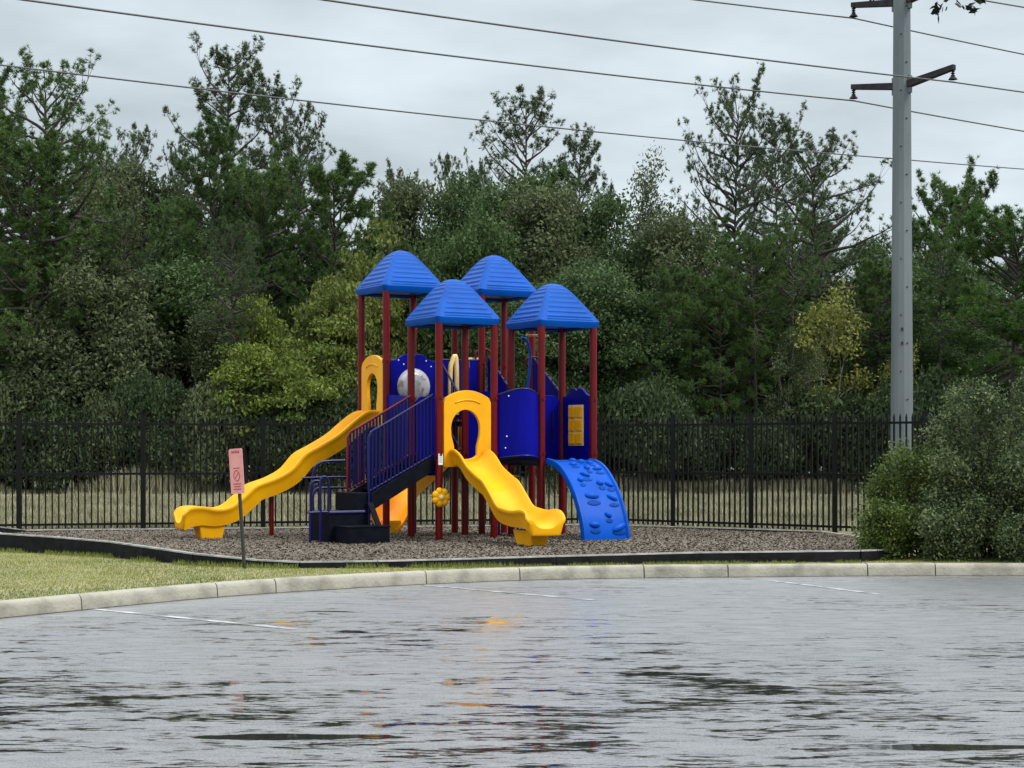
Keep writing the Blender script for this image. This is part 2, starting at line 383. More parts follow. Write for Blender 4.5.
def blades(name, x, y, z0, h, wd, lean, tone, material):
    n = len(x); az = rng.uniform(0, 2 * np.pi, n); la = rng.uniform(0, 2 * np.pi, n); le = rng.uniform(0, lean, n) * h
    V = np.zeros((n, 3, 3)); bx = np.cos(az) * wd / 2; by = np.sin(az) * wd / 2
    V[:, 0] = np.stack([x - bx, y - by, np.full(n, z0)], 1); V[:, 1] = np.stack([x + bx, y + by, np.full(n, z0)], 1)
    V[:, 2] = np.stack([x + np.cos(la) * le, y + np.sin(la) * le, z0 + h], 1)
    return fast_mesh(name, V.reshape(-1, 3), 3, tone, material)
def scatter(poly, n, x0, x1, y0, y1):
    x = rng.uniform(x0, x1, n); y = rng.uniform(y0, y1, n); k = inside(poly, x, y); return x[k], y[k]
x, y = scatter(lawn_poly, 260000, -9.5, 8, 14.5, 30)
tn = .4 + .5 * snoise(x, y, 1.3, 4) + rng.normal(0, .2, len(x)) + .25 * (y - x * .3 - 21) / 5
h = rng.uniform(.012, .032, len(x)) * (1 + .5 * (snoise(x, y, 3, 9) > .25))
tag(link('lawn_grass', blades('lawn_grass', x, y, .144, h, .009, .9, tn, M['lawn'])), 'short yellowish green grass between the kerb and the mulch bed', 'grass', kind='stuff')
# tufts of weed along the border's foot
tx = []; ty = []
for i in range(2, 12):
    a = np.array(front[i][:2]); b_ = np.array(front[i + 1][:2]); ln = np.linalg.norm(b_ - a); k = int(ln * 420)
    u = rng.uniform(0, 1, k); q = a + (b_ - a) * u[:, None]; d = (b_ - a) / ln
    off = rng.gamma(1.4, .05, k) + .05; q = q + np.array([d[1], -d[0]]) * off[:, None]
    keep = snoise(q[:, 0], q[:, 1], 3.5, 5) > -.1; tx += list(q[keep, 0]); ty += list(q[keep, 1])
tx = np.array(tx); ty = np.array(ty)
tag(link('border_weeds', blades('border_weeds', tx, ty, .144, rng.uniform(.02, .09, len(tx)) * np.where(tx > 0, .6, 1.0), .014, .7, .3 + .3 * rng.random(len(tx)), M['lawn'])), 'ragged weeds growing against the foot of the border', 'grass', kind='stuff')
x = rng.uniform(-26, 26, 230000); y = rng.uniform(35.2, 60.6, 230000)
k = y > np.interp(x, [p[0] for p in FL] + [p[0] for p in FR[1:]], [p[1] for p in FL] + [p[1] for p in FR[1:]]) + .1
x = x[k]; y = y[k]; nn_ = snoise(x, y, .9, 2) + .6 * snoise(x, y, 4.5, 22); tn = .32 + .45 * nn_ + rng.normal(0, .2, len(x))
tag(link('field_grass', blades('field_grass', x, y, .055, rng.uniform(.06, .17, len(x)) * (1.2 + nn_), .03, .8, tn, M['dry'])), 'dry brownish grass on the open strip beyond the fence', 'grass', kind='stuff')
x = rng.uniform(-26, 26, 60000); y = 63.2 + rng.gamma(1.6, .9, 60000); pp = snoise(x, y * .4, .8, 8) * 1.5
h = rng.uniform(.25, .7, len(x)) * (1.0 + np.where(x < -4, 1.0, .35) * pp)
tag(link('tall_weeds', blades('tall_weeds', x, y, .05, np.maximum(h, .2), .045, .55, .45 + .5 * pp + rng.normal(0, .2, len(x)), M['dry'])), 'tall pale dry weeds in front of the wood', 'weeds', kind='stuff')
# mulch chips
mpoly = [(a, b_) for a, b_, c in ring]
x, y = scatter(mpoly, 170000, -10, 7, 23.2, 37.6); n = len(x); az = rng.uniform(0, np.pi, n); ln = rng.uniform(.008, .026, n); wd = rng.uniform(.005, .012, n)
tilt = rng.normal(0, .35, n); zc = mulch_z(y) + .008 + rng.uniform(0, .012, n) + .012 * snoise(x, y, 2, 1)
c_, s_ = np.cos(az), np.sin(az); V = np.zeros((n, 4, 3))
for q, (a, b_) in enumerate(((-1, -1), (1, -1), (1, 1), (-1, 1))):
    V[:, q, 0] = x + a * ln * c_ - b_ * wd * s_; V[:, q, 1] = y + a * ln * s_ + b_ * wd * c_; V[:, q, 2] = zc + a * ln * np.sin(tilt) + b_ * wd * .4 + .01
tag(link('wood_mulch', fast_mesh('wood_mulch', V.reshape(-1, 3), 4, .35 + .3 * snoise(x, y, 1.2, 6) + rng.normal(0, .25, n), M['chips'])), 'loose brown wood chip mulch filling the playground bed', 'mulch', kind='stuff')

# ------------------------------------------------------------ fence
def fence(posts, label, start_post=True):
    root = empty('metal_fence', (posts[0][0], posts[0][1], .06)); tag(root, label, 'fence', 'black picket fence runs')
    o0 = Vector((posts[0][0], posts[0][1], .06)); H = 2.36
    for i, p in enumerate(posts):
        if i == 0 and not start_post: continue
        q = Vector((p[0], p[1], 0)) - Vector((o0.x, o0.y, 0))
        MB().box(q + Vector((0, 0, H / 2)), (.09, .09, H)).box(q + Vector((0, 0, H + .012)), (.105, .105, .024)).build('fence_post', M['fence'], root)
    for a, b_ in zip(posts[:-1], posts[1:]):
        A = Vector((a[0], a[1], 0)); B = Vector((b_[0], b_[1], 0)); d = (B - A); Ln = d.length; d.normalize(); ang = math.atan2(d.y, d.x); A = A - Vector((o0.x, o0.y, 0))
        mid = A + d * Ln / 2; 
        for z in (.16, 1.17, 2.17): MB().box(mid + Vector((0, 0, z)), (Ln - .09, .04, .045), ang).build('fence_rail', M['fence'], root)
        n = int(round(Ln / .125)); pk = MB()
        for k in range(1, n):
            c = A + d * (Ln * k / n); pk.box(c + Vector((0, 0, 1.18)), (.03, .03, 2.20), ang)
            pk.box(c + Vector((0, 0, 2.315)), (.03, .03, .07), ang, taper=.15)
        pk.build('picket_panel', M['fence'], root)
    return root
fence(FL, 'black metal picket fence run behind the left slide and play structure')
fence(FR, 'black metal picket fence run from the corner past the blue climber to the bushes', False)

# ------------------------------------------------------------ play structure
S = 1.06; ZG = .2
ps = empty('play_structure', (-1.23, 29.5, ZG), R_(29.6))
tag(ps, 'large playground set with four blue roofs, maroon posts and yellow slides', 'playground')
TW = {'T1': (0, 0, 1.35, 3.66), 'T2': (-.03, 2.0, 2.05, 4.35), 'T3': (1.83, 1.85, 2.05, 4.35), 'T4': (1.91, -.16, 1.35, 3.66)}
def roof(cx, cy, z0):
    n = 40; half = .615
    def ring_at(r, z, rnd, st=0):
        pts = []
        for k in range(n * 4):
            side, u = divmod(k, n); u = u / n * 2 - 1
            corners = [(1, -1), (1, 1), (-1, 1), (-1, -1)]
            a = corners[side - 1] if side else (-1 * -1, -1)
            # superellipse style rounded square
            ang = 2 * math.pi * (k / (4 * n)); e_ = 2 / rnd
            c, s = math.cos(ang), math.sin(ang)
            rad = (abs(c) ** rnd + abs(s) ** rnd) ** (-1 / rnd)
            # corner ridge: slightly proud
            dd = abs(abs(c) - abs(s)); rr__ = r + st * (1 - math.exp(-(dd / .16) ** 4)); ridge = .018 * math.exp(-(dd / .085) ** 4) * min(1, r * 2.2)
            pts.append((cx + rad * c * rr__ * half + (c * ridge), cy + rad * s * rr__ * half + s * ridge, z0 + z + ridge * .6))
        return pts
    prof = []
    prof += [(.90, .03, 14), (.94, -.01, 14), (.97, -.005, 14), (1.0, .04, 14), (1.015, .10, 14), (.985, .125, 14)]
    outer = [(.985, .125), (.88, .225), (.745, .345), (.60, .47), (.46, .59), (.33, .69), (.21, .758), (.10, .792), (0.02, .80)]
    zs = np.array([p[1] for p in outer]); rs_ = np.array([p[0] for p in outer]); K = 11
    cur = spline(outer, 96); L_ = len(cur)
    for i, (r, z) in enumerate(cur[2:]):
        t = (i + 2) / L_
        saw = (t * K) % 1.0; st = .034 * (.5 + .5 * math.cos(2 * math.pi * saw)) ** 1.5 * (.4 + .6 * r) if t < .9 else 0     # lapped shingle steps
        prof.append((max(r, .002), z, 14 - 9.5 * min(1, max(0, t - .6) / .4), st))
    mb = MB(); mb.loft([ring_at(*q) for q in prof], cap=False)
    b = len(mb.v) - 160; mb.f.append(tuple(b + k for k in range(160)))
    o = mb.build('roof', M['roof'], ps, smooth=40)
    MB().box((cx, cy, z0 + .06), (1.15, 1.15, .03)).build('roof_base', M['roof'], ps)
    return o
def post(x, y, h, collars=()):
    o = MB().tube([(x, y, -.12), (x, y, h)], .064, 20).build('post', M['red'], ps, smooth=40)
    for z in collars:
        MB().tube([(x, y, z - .03), (x, y, z + .03)], .074, 20).box((x - .0, y - .075, z), (.035, .03, .04)).build('clamp', M['red'], o, smooth=40)
for k, (x0, y0, dz, rz) in TW.items():
    for i in (0, 1):
        for j in (0, 1): post(x0 + i * S, y0 + j * S, rz + .06, (dz + .1, dz + 1.05))
    roof(x0 + S / 2, y0 + S / 2, rz)
    MB().box((x0 + S / 2, y0 + S / 2, dz - .05), (S - .09, S - .09, .1)).build('deck', M['black'], ps, bevel=.01)
# arched yellow slide entrance
def arch_outline(wd, zb, zt):
    pts = [(0, zb), (wd, zb), (wd, zt - .22)]
    for t in np.linspace(0, 1, 25):
        x = wd * (1 - t); s = math.sin(math.pi * t)
        pts.append((x if 0 < t < 1 else (wd - .0 if t == 0 else 0), zt - .17 + .17 * (max(0, s) ** .75) - (.04 if t in (0, 1) else 0)))
    pts += [(0, zt - .22)]
    return pts
def keyhole(cx, wd, zb, zt, nar=.8):
    pts = []; r = wd / 2; zc = zt - r * 1.15
    for t in np.linspace(0, math.pi, 17): pts.append((cx + r * math.cos(t), zc + r * 1.15 * math.sin(t)))
    pts += [(cx - r * .97, zc - .12), (cx - r * nar, zc - .3), (cx - r * nar, zb + .1)]
    for t in np.linspace(math.pi, 2 * math.pi, 9): pts.append((cx + r * nar * math.cos(t), zb + .1 + .09 * math.sin(t)))
    pts += [(cx + r * nar, zb + .1), (cx + r * nar, zc - .3), (cx + r * .97, zc - .12)]
    # remove duplicate neighbours
    o = [pts[0]]
    for p in pts[1:]:
        if math.hypot(p[0] - o[-1][0], p[1] - o[-1][1]) > .004: o.append(p)
    return o
W0 = S - .15
def slide_panel(p0, p1, dz, hole_w, cx=.5):
    a = Vector((p0[0], p0[1])); b_ = Vector((p1[0], p1[1])); d = (b_ - a).normalized(); a2 = a + d * .075; b2 = b_ - d * .075
    pn = panel('slide_entrance', arch_outline(W0, dz - .12, dz + 1.18), [keyhole(W0 * cx, hole_w, dz + .0, dz + .85)], a2, b2, M['yellow'], ps, .07)
    # raised rib following the arch
    nrm = Vector((d.y, -d.x)); rib = []
    for t in np.linspace(-.9, .9, 15):
        u = W0 / 2 + .3 * math.sin(t); q = a2 + d * u + nrm * .037; rib.append((q.x, q.y, dz + .93 + .085 * math.cos(t * 1.3)))
    MB().tube(rib, .014, 8).build('raised_rib', M['yellow'], pn, smooth=True)
slide_panel((0, 0), (S, 0), 1.35, .56, .46)
slide_panel((-.03, 2 + S), (-.03, 2.0), 2.05, .46)

# wavy slides: U section swept along a path in the vertical plane
def slide(name, path, width, origin, dirv, rim=.2, bed=.0):
    """path: (run, z of rim); origin: centre start; dirv: horizontal unit direction"""
    path = spline(path, 110); d = Vector((dirv[0], dirv[1], 0)); sdv = Vector((-dirv[1], dirv[0], 0))
    rings = []; Lp = len(path)
    for i, (r, z) in enumerate(path):
        a = path[max(i - 1, 0)]; b_ = path[min(i + 1, Lp - 1)]; t = Vector((b_[0] - a[0], b_[1] - a[1])).normalized()
        nx, nz_ = -t.y, t.x                                   # normal in the vertical plane (up)
        if nz_ < 0: nx, nz_ = -nx, -nz_
        fr = i / (Lp - 1); vb = max(0, min(1, (fr - .80) / .08)); nx, nz_ = nx * (1 - vb), nz_ * (1 - vb) + vb
        flare = (1 + .04 * max(0, min(1, (fr - .85) / .08)) ** 2) * math.sqrt(1 - .4 * max(0, (fr - .93) / .07) ** 3)
        rm = rim * (1 + .3 * max(0, min(1, (fr - .7) / .2))) * (1 - .55 * max(0, (fr - .9) / .1) ** 2)
        hw = width / 2 * flare; sec = []
        inner = []
        for k in range(-8, 9):
            u = k / 8; inner.append((u * (hw - .03), -rm + rm * .98 * abs(u) ** 3.2))
        outer = [(hw - .012, .012), (hw + .012, .008), (hw + .022, -.02), (hw + .012, -.045), (hw - .01, -.07), (hw - .03, -rm * .6), (hw - .07, -rm - .06)]
        sec = inner + outer + [(0, -rm - .07)] + [(-p, q) for p, q in reversed(outer)]
        o = Vector(origin)
        rings.append([tuple(o + d * (r + nx * q) + sdv * p + Vector((0, 0, z - origin[2] + nz_ * q + origin[2] * 0))) for p, q in sec])
    # heights are relative to the group's ground
    rings = [[(x, y, z_) for x, y, z_ in rg] for rg in rings]
    mb = MB(); mb.loft(rings); return mb.build(name, M['yellow'], ps, smooth=50)
sl = slide('slide', [(-.04, 1.50), (.12, 1.52), (.35, 1.43), (.6, 1.24), (.95, 1.08), (1.15, 1.00), (1.4, .80), (1.62, .62), (1.85, .57), (2.1, .55), (2.35, .57), (2.5, .55), (2.58, .49), (2.63, .40)], .66, (.52, -.05, 0), (0, -1), .2)
tag(sl, 'short yellow wave slide facing the car park')
MB().box((.52, -2.2, .07), (.24, .40, .36), taper=1.5).build('slide_foot', M['yellow'], sl, bevel=.02)
s2 = slide('slide', [(-.03, 2.22), (.2, 2.20), (.45, 2.04), (.75, 1.80), (1.1, 1.60), (1.4, 1.44), (1.65, 1.18), (1.95, 1.02), (2.3, .90), (2.5, .74), (2.75, .55), (3.0, .50), (3.25, .54), (3.45, .54), (3.56, .49), (3.62, .40)], .56, (-.08, 2.53, 0), (-1, 0), .22)
tag(s2, 'long yellow wave slide running down to the left')
MB().box((-3.15, 2.53, .06), (.34, .26, .36), taper=1.4).build('slide_foot', M['yellow'], s2, bevel=.02)
MB().tube([(-2.0, 2.53, -.1), (-2.0, 2.53, .85)], .04, 12).build('slide_support', M['red'], s2, smooth=40)
# curved orange slide at the back
cur = spline([(2.36, 2.95, 2.2), (2.36, 3.5, 2.1), (2.25, 4.1, 1.75), (1.95, 4.45, 1.35), (1.55, 4.5, .98), (1.2, 4.35, .6), (1.02, 4.1, .42), (.9, 3.8, .38)], 70)
rings = []
for i, p in enumerate(cur):
    a = Vector(cur[max(i - 1, 0)]); b_ = Vector(cur[min(i + 1, len(cur) - 1)]); t = (b_ - a).normalized(); sd_ = Vector((-t.y, t.x, 0)).normalized(); nn2 = sd_.cross(t) * -1
    if nn2.z < 0: nn2 = -nn2
    sec = []
    for k in range(-8, 9):
        u = k / 8; sec.append((u * .38, -.40 + .40 * abs(u) ** 2.6))
    for k in range(8, -9, -1):
        u = k / 8; sec.append((u * .42, -.46 + .47 * abs(u) ** 2.6))
    rings.append([tuple(Vector(p) + sd_ * a_ + nn2 * q) for a_, q in sec])
cs = MB().loft(rings).build('curved_slide', M['orange'], ps, smooth=50); tag(cs, 'orange curved slide winding down behind the stairs')
MB().box((1.0, 3.95, .05), (.3, .3, .25)).build('slide_foot', M['yellow'], cs, bevel=.02)

# blue rock-look climber
cl_path = spline([(0, 1.34), (.25, 1.30), (.5, 1.19), (.75, .98), (.95, .74), (1.12, .42), (1.2, .18), (1.23, 0.0)], 56)
def climb_pt(u, r_i, lift=0):
    i = min(int(r_i * (len(cl_path) - 1)), len(cl_path) - 2); p = cl_path[i]; q = cl_path[i + 1]; t = Vector((q[0] - p[0], q[1] - p[1])).normalized()
    n_ = (-t.y, t.x) if t.x >= 0 and -t.y * 0 + t.x > 0 else (-t.y, t.x)
    return Vector((2.0 + .0 + u * .87, -.22 - p[0] - n_[0] * lift, p[1] + n_[1] * lift)), n_
rings = []
for i in range(len(cl_path)):
    fr = i / (len(cl_path) - 1); p = cl_path[min(i, len(cl_path) - 1)]
    a = cl_path[max(i - 1, 0)]; b_ = cl_path[min(i + 1, len(cl_path) - 1)]; t = Vector((b_[0] - a[0], b_[1] - a[1])).normalized(); n_ = (-t.y, t.x)
    sec = [(-.03, -.07), (-.035, 0), (-.02, .03), (.02, .035), (.05, .0)] + [(u, .0) for u in np.linspace(.1, .82, 12)] + [(.87, .0), (.9, .035), (.94, .03), (.955, 0), (.95, -.07)] + [(.88, -.08), (.04, -.08)]
    rings.append([(1.99 + u * .95, -.22 - p[0] - n_[0] * q, p[1] + n_[1] * q) for u, q in sec])
cb = MB().loft(rings).build('climbing_ramp', M['climb'], ps, smooth=50); tag(cb, 'bright blue arched climbing ramp with moulded rock holds')
for (u, r, a, b2) in ((.62, .13, .06, .035), (.78, .17, .05, .05), (.35, .2, .07, .04), (.58, .28, .05, .045), (.8, .3, .08, .035), (.25, .42, .05, .04), (.42, .37, .08, .035), (.66, .46, .06, .045), (.85, .48, .07, .04), (.35, .58, .12, .05), (.8, .6, .09, .04), (.6, .72, .06, .04), (.25, .82, .09, .045), (.8, .84, .13, .05), (.5, .08, .06, .03)):
    p, n_ = climb_pt(u, r, .0)
    tl = math.atan2(-n_[0], n_[1])
    a *= 1.2; b2 *= 1.25; mb = MB().ellipsoid((0, 0, 0), (a, b2, .05), 14, 8)
    me_o = mb.build('climbing_hold', M['climb'], cb, smooth=True)
    me_o.data.transform(Matrix.Translation(p) @ Matrix.Rotation(-math.atan2(n_[0], n_[1]) * -1, 4, 'X') @ Matrix.Rotation(random.uniform(-.6, .6), 4, 'Z'))
    # pocket below each hold: flat disc, recess shade put into its colour
    p2, n2 = climb_pt(u + .0, min(r + .055, .97), .004)
    mb = MB().ellipsoid((0, 0, 0), (a * .95, b2 * .85, .008), 12, 6); oo = mb.build('pocket_shade', M['pocket_shade'], me_o, smooth=True)
    oo.data.transform(Matrix.Translation(p2) @ Matrix.Rotation(math.atan2(n2[0], n2[1]), 4, 'X'))

# blue panels
def scallop(wd, zb, zt, dip=.12, two=True):
    pts = [(0, zb), (wd, zb)]
    for t in np.linspace(0, 1, 41):
        x = wd * (1 - t); u = abs(t - .5) * 2
        z = zt - dip * 1.15 * (1 - math.exp(-((u - .28) / .38) ** 2)) if u > .28 else zt - dip * .35 * math.exp(-(u / .09) ** 2)
        pts.append((x, z))
    return pts
def circ(cx, cz, r, n=28, ry=None): return [(cx + r * math.cos(2 * math.pi * k / n), cz + (ry or r) * math.sin(2 * math.pi * k / n)) for k in range(n)]
bp_ = panel('bubble_panel', scallop(W0, 1.05, 3.24, .11), [circ(W0 / 2, 2.66, .30)], (.045, 2.0), (1.0, 2.0), M['navy'], ps, .05)
me = MB(); rr_ = []
for i in range(7):
    t = math.pi / 2 * i / 6; rr_.append([(.045 + W0 / 2 + .325 * math.cos(t) * math.cos(2 * math.pi * k / 32), 1.972 - .16 * math.sin(t), 2.66 + .325 * math.cos(t) * math.sin(2 * math.pi * k / 32)) for k in range(32)])
me.loft(rr_, cap=False); me.build('bubble_window', M['window'], bp_, smooth=True)
for dx, z, a in ((.60, 2.46, .5), (.74, 2.40, .9), (.57, 2.36, .3)):
    MB().box((dx + .06, 1.965, z - .18), (.045, .02, .11), 0).build('hole_light_patch', M['white'], bp_)  # white pieces: light through panel holes put into the colour
def barrier(name, p0, p1, zb0, zt0, zb1, zt1, n, m_bar, parent=ps, rtop=.02, bar=.014, solid=False, rail_m=None):
    """sloping barrier: top & bottom tubes with vertical bars (or boards)"""
    a = Vector((p0[0], p0[1], 0)); b_ = Vector((p1[0], p1[1], 0)); Z = Vector((0, 0, 1)); mb = MB()
    mb.tube([a + Z * zt0, b_ + Z * zt1], rtop, 10)
    rail = mb.build(name, rail_m or M['rail'], parent, smooth=40); mb = MB()
    MB().tube([a + Z * zb0, b_ + Z * zb1], rtop * .9, 10).build('bottom_rail', rail_m or M['rail'], rail, smooth=40)
    ang = math.atan2((b_ - a).y, (b_ - a).x); Ln = (b_ - a).length
    for k in range(n):
        t = (k + .5) / n; p = a.lerp(b_, t); z0 = zb0 + (zb1 - zb0) * t; z1 = zt0 + (zt1 - zt0) * t
        if solid: mb.box(p + Z * (z0 + z1) / 2, (Ln / n * .93, .03, z1 - z0), ang)
        else: mb.tube([p + Z * z0, p + Z * z1], bar, 8)
    mb.build('barrier_bars', m_bar, rail, smooth=40); return rail
bl = lambda par, pts: [MB().ellipsoid(p, (.014, .014, .014), 8, 5).build('bolt', M['white'], par, smooth=True) for p in pts]
bl(bp_, [(.2, 1.97, 3.12), (.3, 1.97, 3.05), (.75, 1.97, 3.12), (.85, 1.97, 3.02), (.2, 1.97, 2.2), (.88, 1.97, 2.2)])
# stairs from the left up to the front tower
barrier('stair_rail', (-1.23, .1), (-.06, .1), .84, 1.8, 1.44, 2.45, 17, M['rail'], bar=.02)
barrier('stair_rail', (-1.23, .96), (-.06, .96), .84, 1.8, 1.44, 2.45, 19, M['rail'], bar=.02, rail_m=M['red'])
for yy in (.1, .96):
    st = MB().loft([[(-1.22, yy - .025, .50), (-1.22, yy + .025, .50), (-1.22, yy + .025, .80), (-1.22, yy - .025, .80)], [(-.06, yy - .025, 1.16), (-.06, yy + .025, 1.16), (-.06, yy + .025, 1.41), (-.06, yy - .025, 1.41)]])
    st.build('stair_stringer', M['black'], ps, bevel=.006)
for k in range(5):
    MB().box((-1.08 + k * .235, .53, .72 + k * .135), (.26, .8, .04)).build('stair_tread', M['black'], ps, bevel=.006)
MB().tube([(-1.25, .1, .1), (-1.25, .1, 1.72), (-1.2, .1, 1.82), (-1.05, .1, 1.9)], .024, 10).build('handrail', M['rail'], ps, smooth=40)
MB().tube([(-1.25, .96, .1), (-1.25, .96, 1.72), (-1.2, .96, 1.82), (-1.05, .96, 1.9)], .022, 10).build('handrail', M['red'], ps, smooth=40)
# stepped platform at the stair foot
stp = MB().box((-1.50, -.18, .11), (.76, .5, .30)).build('step_box', M['black'], ps, bevel=.012)
MB().box((-1.50, -.18, .27), (.78, .52, .025)).build('step_edge', M['black'], stp, bevel=.006)
st2 = MB().box((-1.62, .5, .24), (.72, .8, .48)).build('step_box', M['black'], ps, bevel=.012)
MB().box((-1.62, .5, .49), (.75, .84, .03)).build('step_edge', M['rail'], st2, bevel=.006)
MB().box((-1.36, .52, .66), (.28, .8, .30)).build('step_box', M['black'], ps, bevel=.012)
MB().loft([[(-1.20, -.40, -.05), (-1.12, -.40, -.05), (-1.12, -.36, -.05), (-1.20, -.36, -.05)], [(-1.30, .05, .65), (-1.2, .05, .65), (-1.2, .09, .65), (-1.3, .09, .65)]]).build('step_brace', M['black'], ps)
def hoop(pts, r=.022, m='rail', name='grab_rail'): return MB().tube(spline(pts, 40), r, 10).build(name, M[m], ps, smooth=40)
hoop([(-2.12, .1, -.1), (-2.12, .1, .5), (-2.12, .1, .98), (-2.06, .1, 1.08), (-1.98, .1, 1.0), (-1.98, .1, .6), (-1.98, .1, .5)])
hoop([(-2.12, .5, -.1), (-2.12, .5, .5), (-2.12, .5, .9), (-2.06, .5, 1.0), (-1.95, .5, 1.0)])
hoop([(-2.3, .1, -.1), (-2.3, .1, .3), (-2.3, .1, .5)])
hoop([(-2.35, .1, .5), (-2.0, .1, .505), (-1.3, .1, .51)], .018)
hoop([(-1.9, .92, .5), (-1.9, .92, .75), (-1.84, .92, .86), (-1.7, .92, .88), (-1.3, .92, .88)])
hoop([(-1.9, .96, .9), (-1.86, .96, 1.2), (-1.75, .96, 1.3), (-1.6, .96, 1.33), (-1.3, .96, 1.34)])
hoop([(-2.1, .92, 1.05), (-1.7, .92, 1.06), (-1.3, .92, 1.06)], .016)
# panels around the front tower and the link to the left tower
panel('barrier_panel', [(0, 1.25), (.42, 1.25), (.42, 2.35), (.36, 2.45), (.1, 2.45), (0, 2.35)], [], (.075, S), (1, S), M['navy'], ps)
panel('barrier_panel', [(0, 1.0), (.8, 1.0), (.8, 2.5), (0, 2.45)], [], (-.02, S + .07), (-.02, 1.93), M['navy'], ps)
barrier('stair_rail', (S - .02, S + .07), (S - .02, 1.93), 1.5, 2.4, 2.1, 3.1, 5, M['rail'])
for k in range(3): MB().box((S / 2, 1.2 + k * .27, 1.5 + k * .2), (.9, .27, .04)).build('stair_tread', M['black'], ps, bevel=.006)
# bridge with bulging barrier between the front tower and the right tower
bx0, by0, bx1, by1 = S, 0.0, 1.91, -.16
def bulge(name, y_off, z0, z1, arch, m, depth=.22):
    rings = []
    for i in range(25):
        t = i / 24; x = bx0 + .05 + (bx1 - bx0 - .1) * t; yb = by0 + (by1 - by0) * t + y_off - depth * math.sin(math.pi * t) ** .8
        up = arch * math.sin(math.pi * t)
        rings.append([(x, yb, z0 + up * .35), (x, yb + .035, z0 + up * .35), (x, yb + .035, z1 + up), (x, yb, z1 + up)])
    return MB().loft(rings).build(name, m, ps, smooth=40)
cbar = bulge('curved_barrier', 0, 1.36, 2.44, .12, M['navy'])
bl(cbar, [(1.25, -.175, 2.44), (1.45, -.255, 2.5), (1.22, -.16, 1.75), (1.2, -.15, 1.55), (1.72, -.24, 1.85), (1.75, -.23, 1.7), (1.4, -.245, 2.1)])
MB().tube([(bx0 + .05 + (bx1 - bx0 - .1) * t, by0 + (by1 - by0) * t - .22 * math.sin(math.pi * t) ** .8 + .015, 2.445 + .12 * math.sin(math.pi * t)) for t in np.linspace(0, 1, 25)], .022, 10).build('top_rail', M['rail'], ps, smooth=40)
MB().tube([(bx0 + .05 + (bx1 - bx0 - .1) * t, by0 + (by1 - by0) * t - .25 * math.sin(math.pi * t) ** .8, 1.37 + .05 * math.sin(math.pi * t)) for t in np.linspace(0, 1, 25)], .02, 10).build('bottom_rail', M['rail'], ps, smooth=40)
bd_ = MB()
rings = []
for i in range(13):
    t = i / 12; x = bx0 + .05 + (bx1 - bx0 - .1) * t; up = .07 * math.sin(math.pi * t)
    y0_ = by0 + (by1 - by0) * t - .2 * math.sin(math.pi * t); rings.append([(x, y0_, 1.24 + up), (x, .95, 1.24 + up), (x, .95, 1.32 + up), (x, y0_, 1.32 + up)])
bd_.loft(rings).build('bridge_deck', M['black'], ps, bevel=0)
bulge('curved_barrier', 1.06, 1.36, 2.44, .12, M['navy'], 0)
# right tower panels: back right with sliding tiles, back left plain
x4, y4 = 1.91, -.16
tp = panel('tile_panel', scallop(W0, 1.28, 2.62, .13), [], (x4 + S, y4 + .075), (x4 + S, y4 + S - .075), M['navy'], ps, .05)
for i in range(3):
    for j in range(2):
        MB().box((x4 + S - .04, y4 + .075 + W0 / 2 + (j - .5) * .235, 1.72 + i * .235), (.05, .2, .2)).build('game_tile', M['yellow'] , tp, bevel=.012)
MB().box((x4 + S - .027, y4 + .075 + W0 / 2, 1.955), (.02, .5, .73)).build('tile_frame', M['cream'], tp, bevel=.004)
panel('barrier_panel', [(0, 1.28), (W0, 1.28), (W0, 2.42), (W0 - .1, 2.5), (.0, 2.5)], [[(W0 - .16, 1.6), (W0 - .1, 1.6), (W0 - .1, 2.2), (W0 - .16, 2.2)]], (x4 + .075, y4 + S), (x4 + S - .075, y4 + S), M['navy'], ps)
# back tower: stair down to right tower, slat barriers, cream arch, hoops
x3, y3 = 1.83, 1.85
barrier('stair_rail', (x3 + .1, y3 - .06), (x4 + .05, y4 + S + .06), 2.0, 3.22, 1.4, 2.55, 7, M['navy'], solid=True)
barrier('stair_rail', (x3 + S, y3 - .06), (x4 + S, y4 + S + .06), 2.0, 3.22, 1.4, 2.55, 7, M['navy'], solid=True)
for k in range(4): MB().box((2.45, y3 - .12 - k * .23, 1.9 - k * .14), (.9, .24, .04)).build('stair_tread', M['black'], ps, bevel=.006)
barrier('slat_barrier', (S + .04, 2.0), (x3 - .06, 1.87), 2.1, 3.15, 2.1, 3.15, 4, M['navy'], solid=True)
barrier('slat_barrier', (x3 + .07, y3 + S), (x3 + S - .65, y3 + S), 2.1, 3.15, 2.1, 3.15, 3, M['navy'], solid=True)
MB().box(((S + x3) / 2, 2.45, 2.0), (x3 - S, .9, .08)).build('bridge_deck', M['black'], ps, bevel=.01)
MB().tube(spline([(1.22, 1.93, 2.15), (1.22, 1.93, 2.9), (1.26, 1.93, 3.12), (1.34, 1.93, 3.15), (1.36, 1.93, 2.15)], 30), .045, 12).build('hand_hoop', M['cream'], ps, smooth=40)
panel('slide_hood', [(0, 2.1), (.09, 2.1), (.09, 2.9)] + [(.225 + .135 * math.cos(math.pi - t) * 1.0, 2.95 + .12 * math.sin(t)) for t in np.linspace(0, math.pi, 13)] + [(.36, 2.1), (.46, 2.1), (.46, 3.1), (.4, 3.22), (.1, 3.22), (0, 3.1)], [], (1.66, 2.3), (2.12, 2.3), M['cream'], ps, .12)
hoop([(1.9, 2.2, 3.1), (1.9, 2.2, 3.3), (2.0, 2.2, 3.38), (2.12, 2.2, 3.38), (2.2, 2.2, 3.3), (2.2, 2.2, 3.1)], .02, 'red', 'hand_hoop')
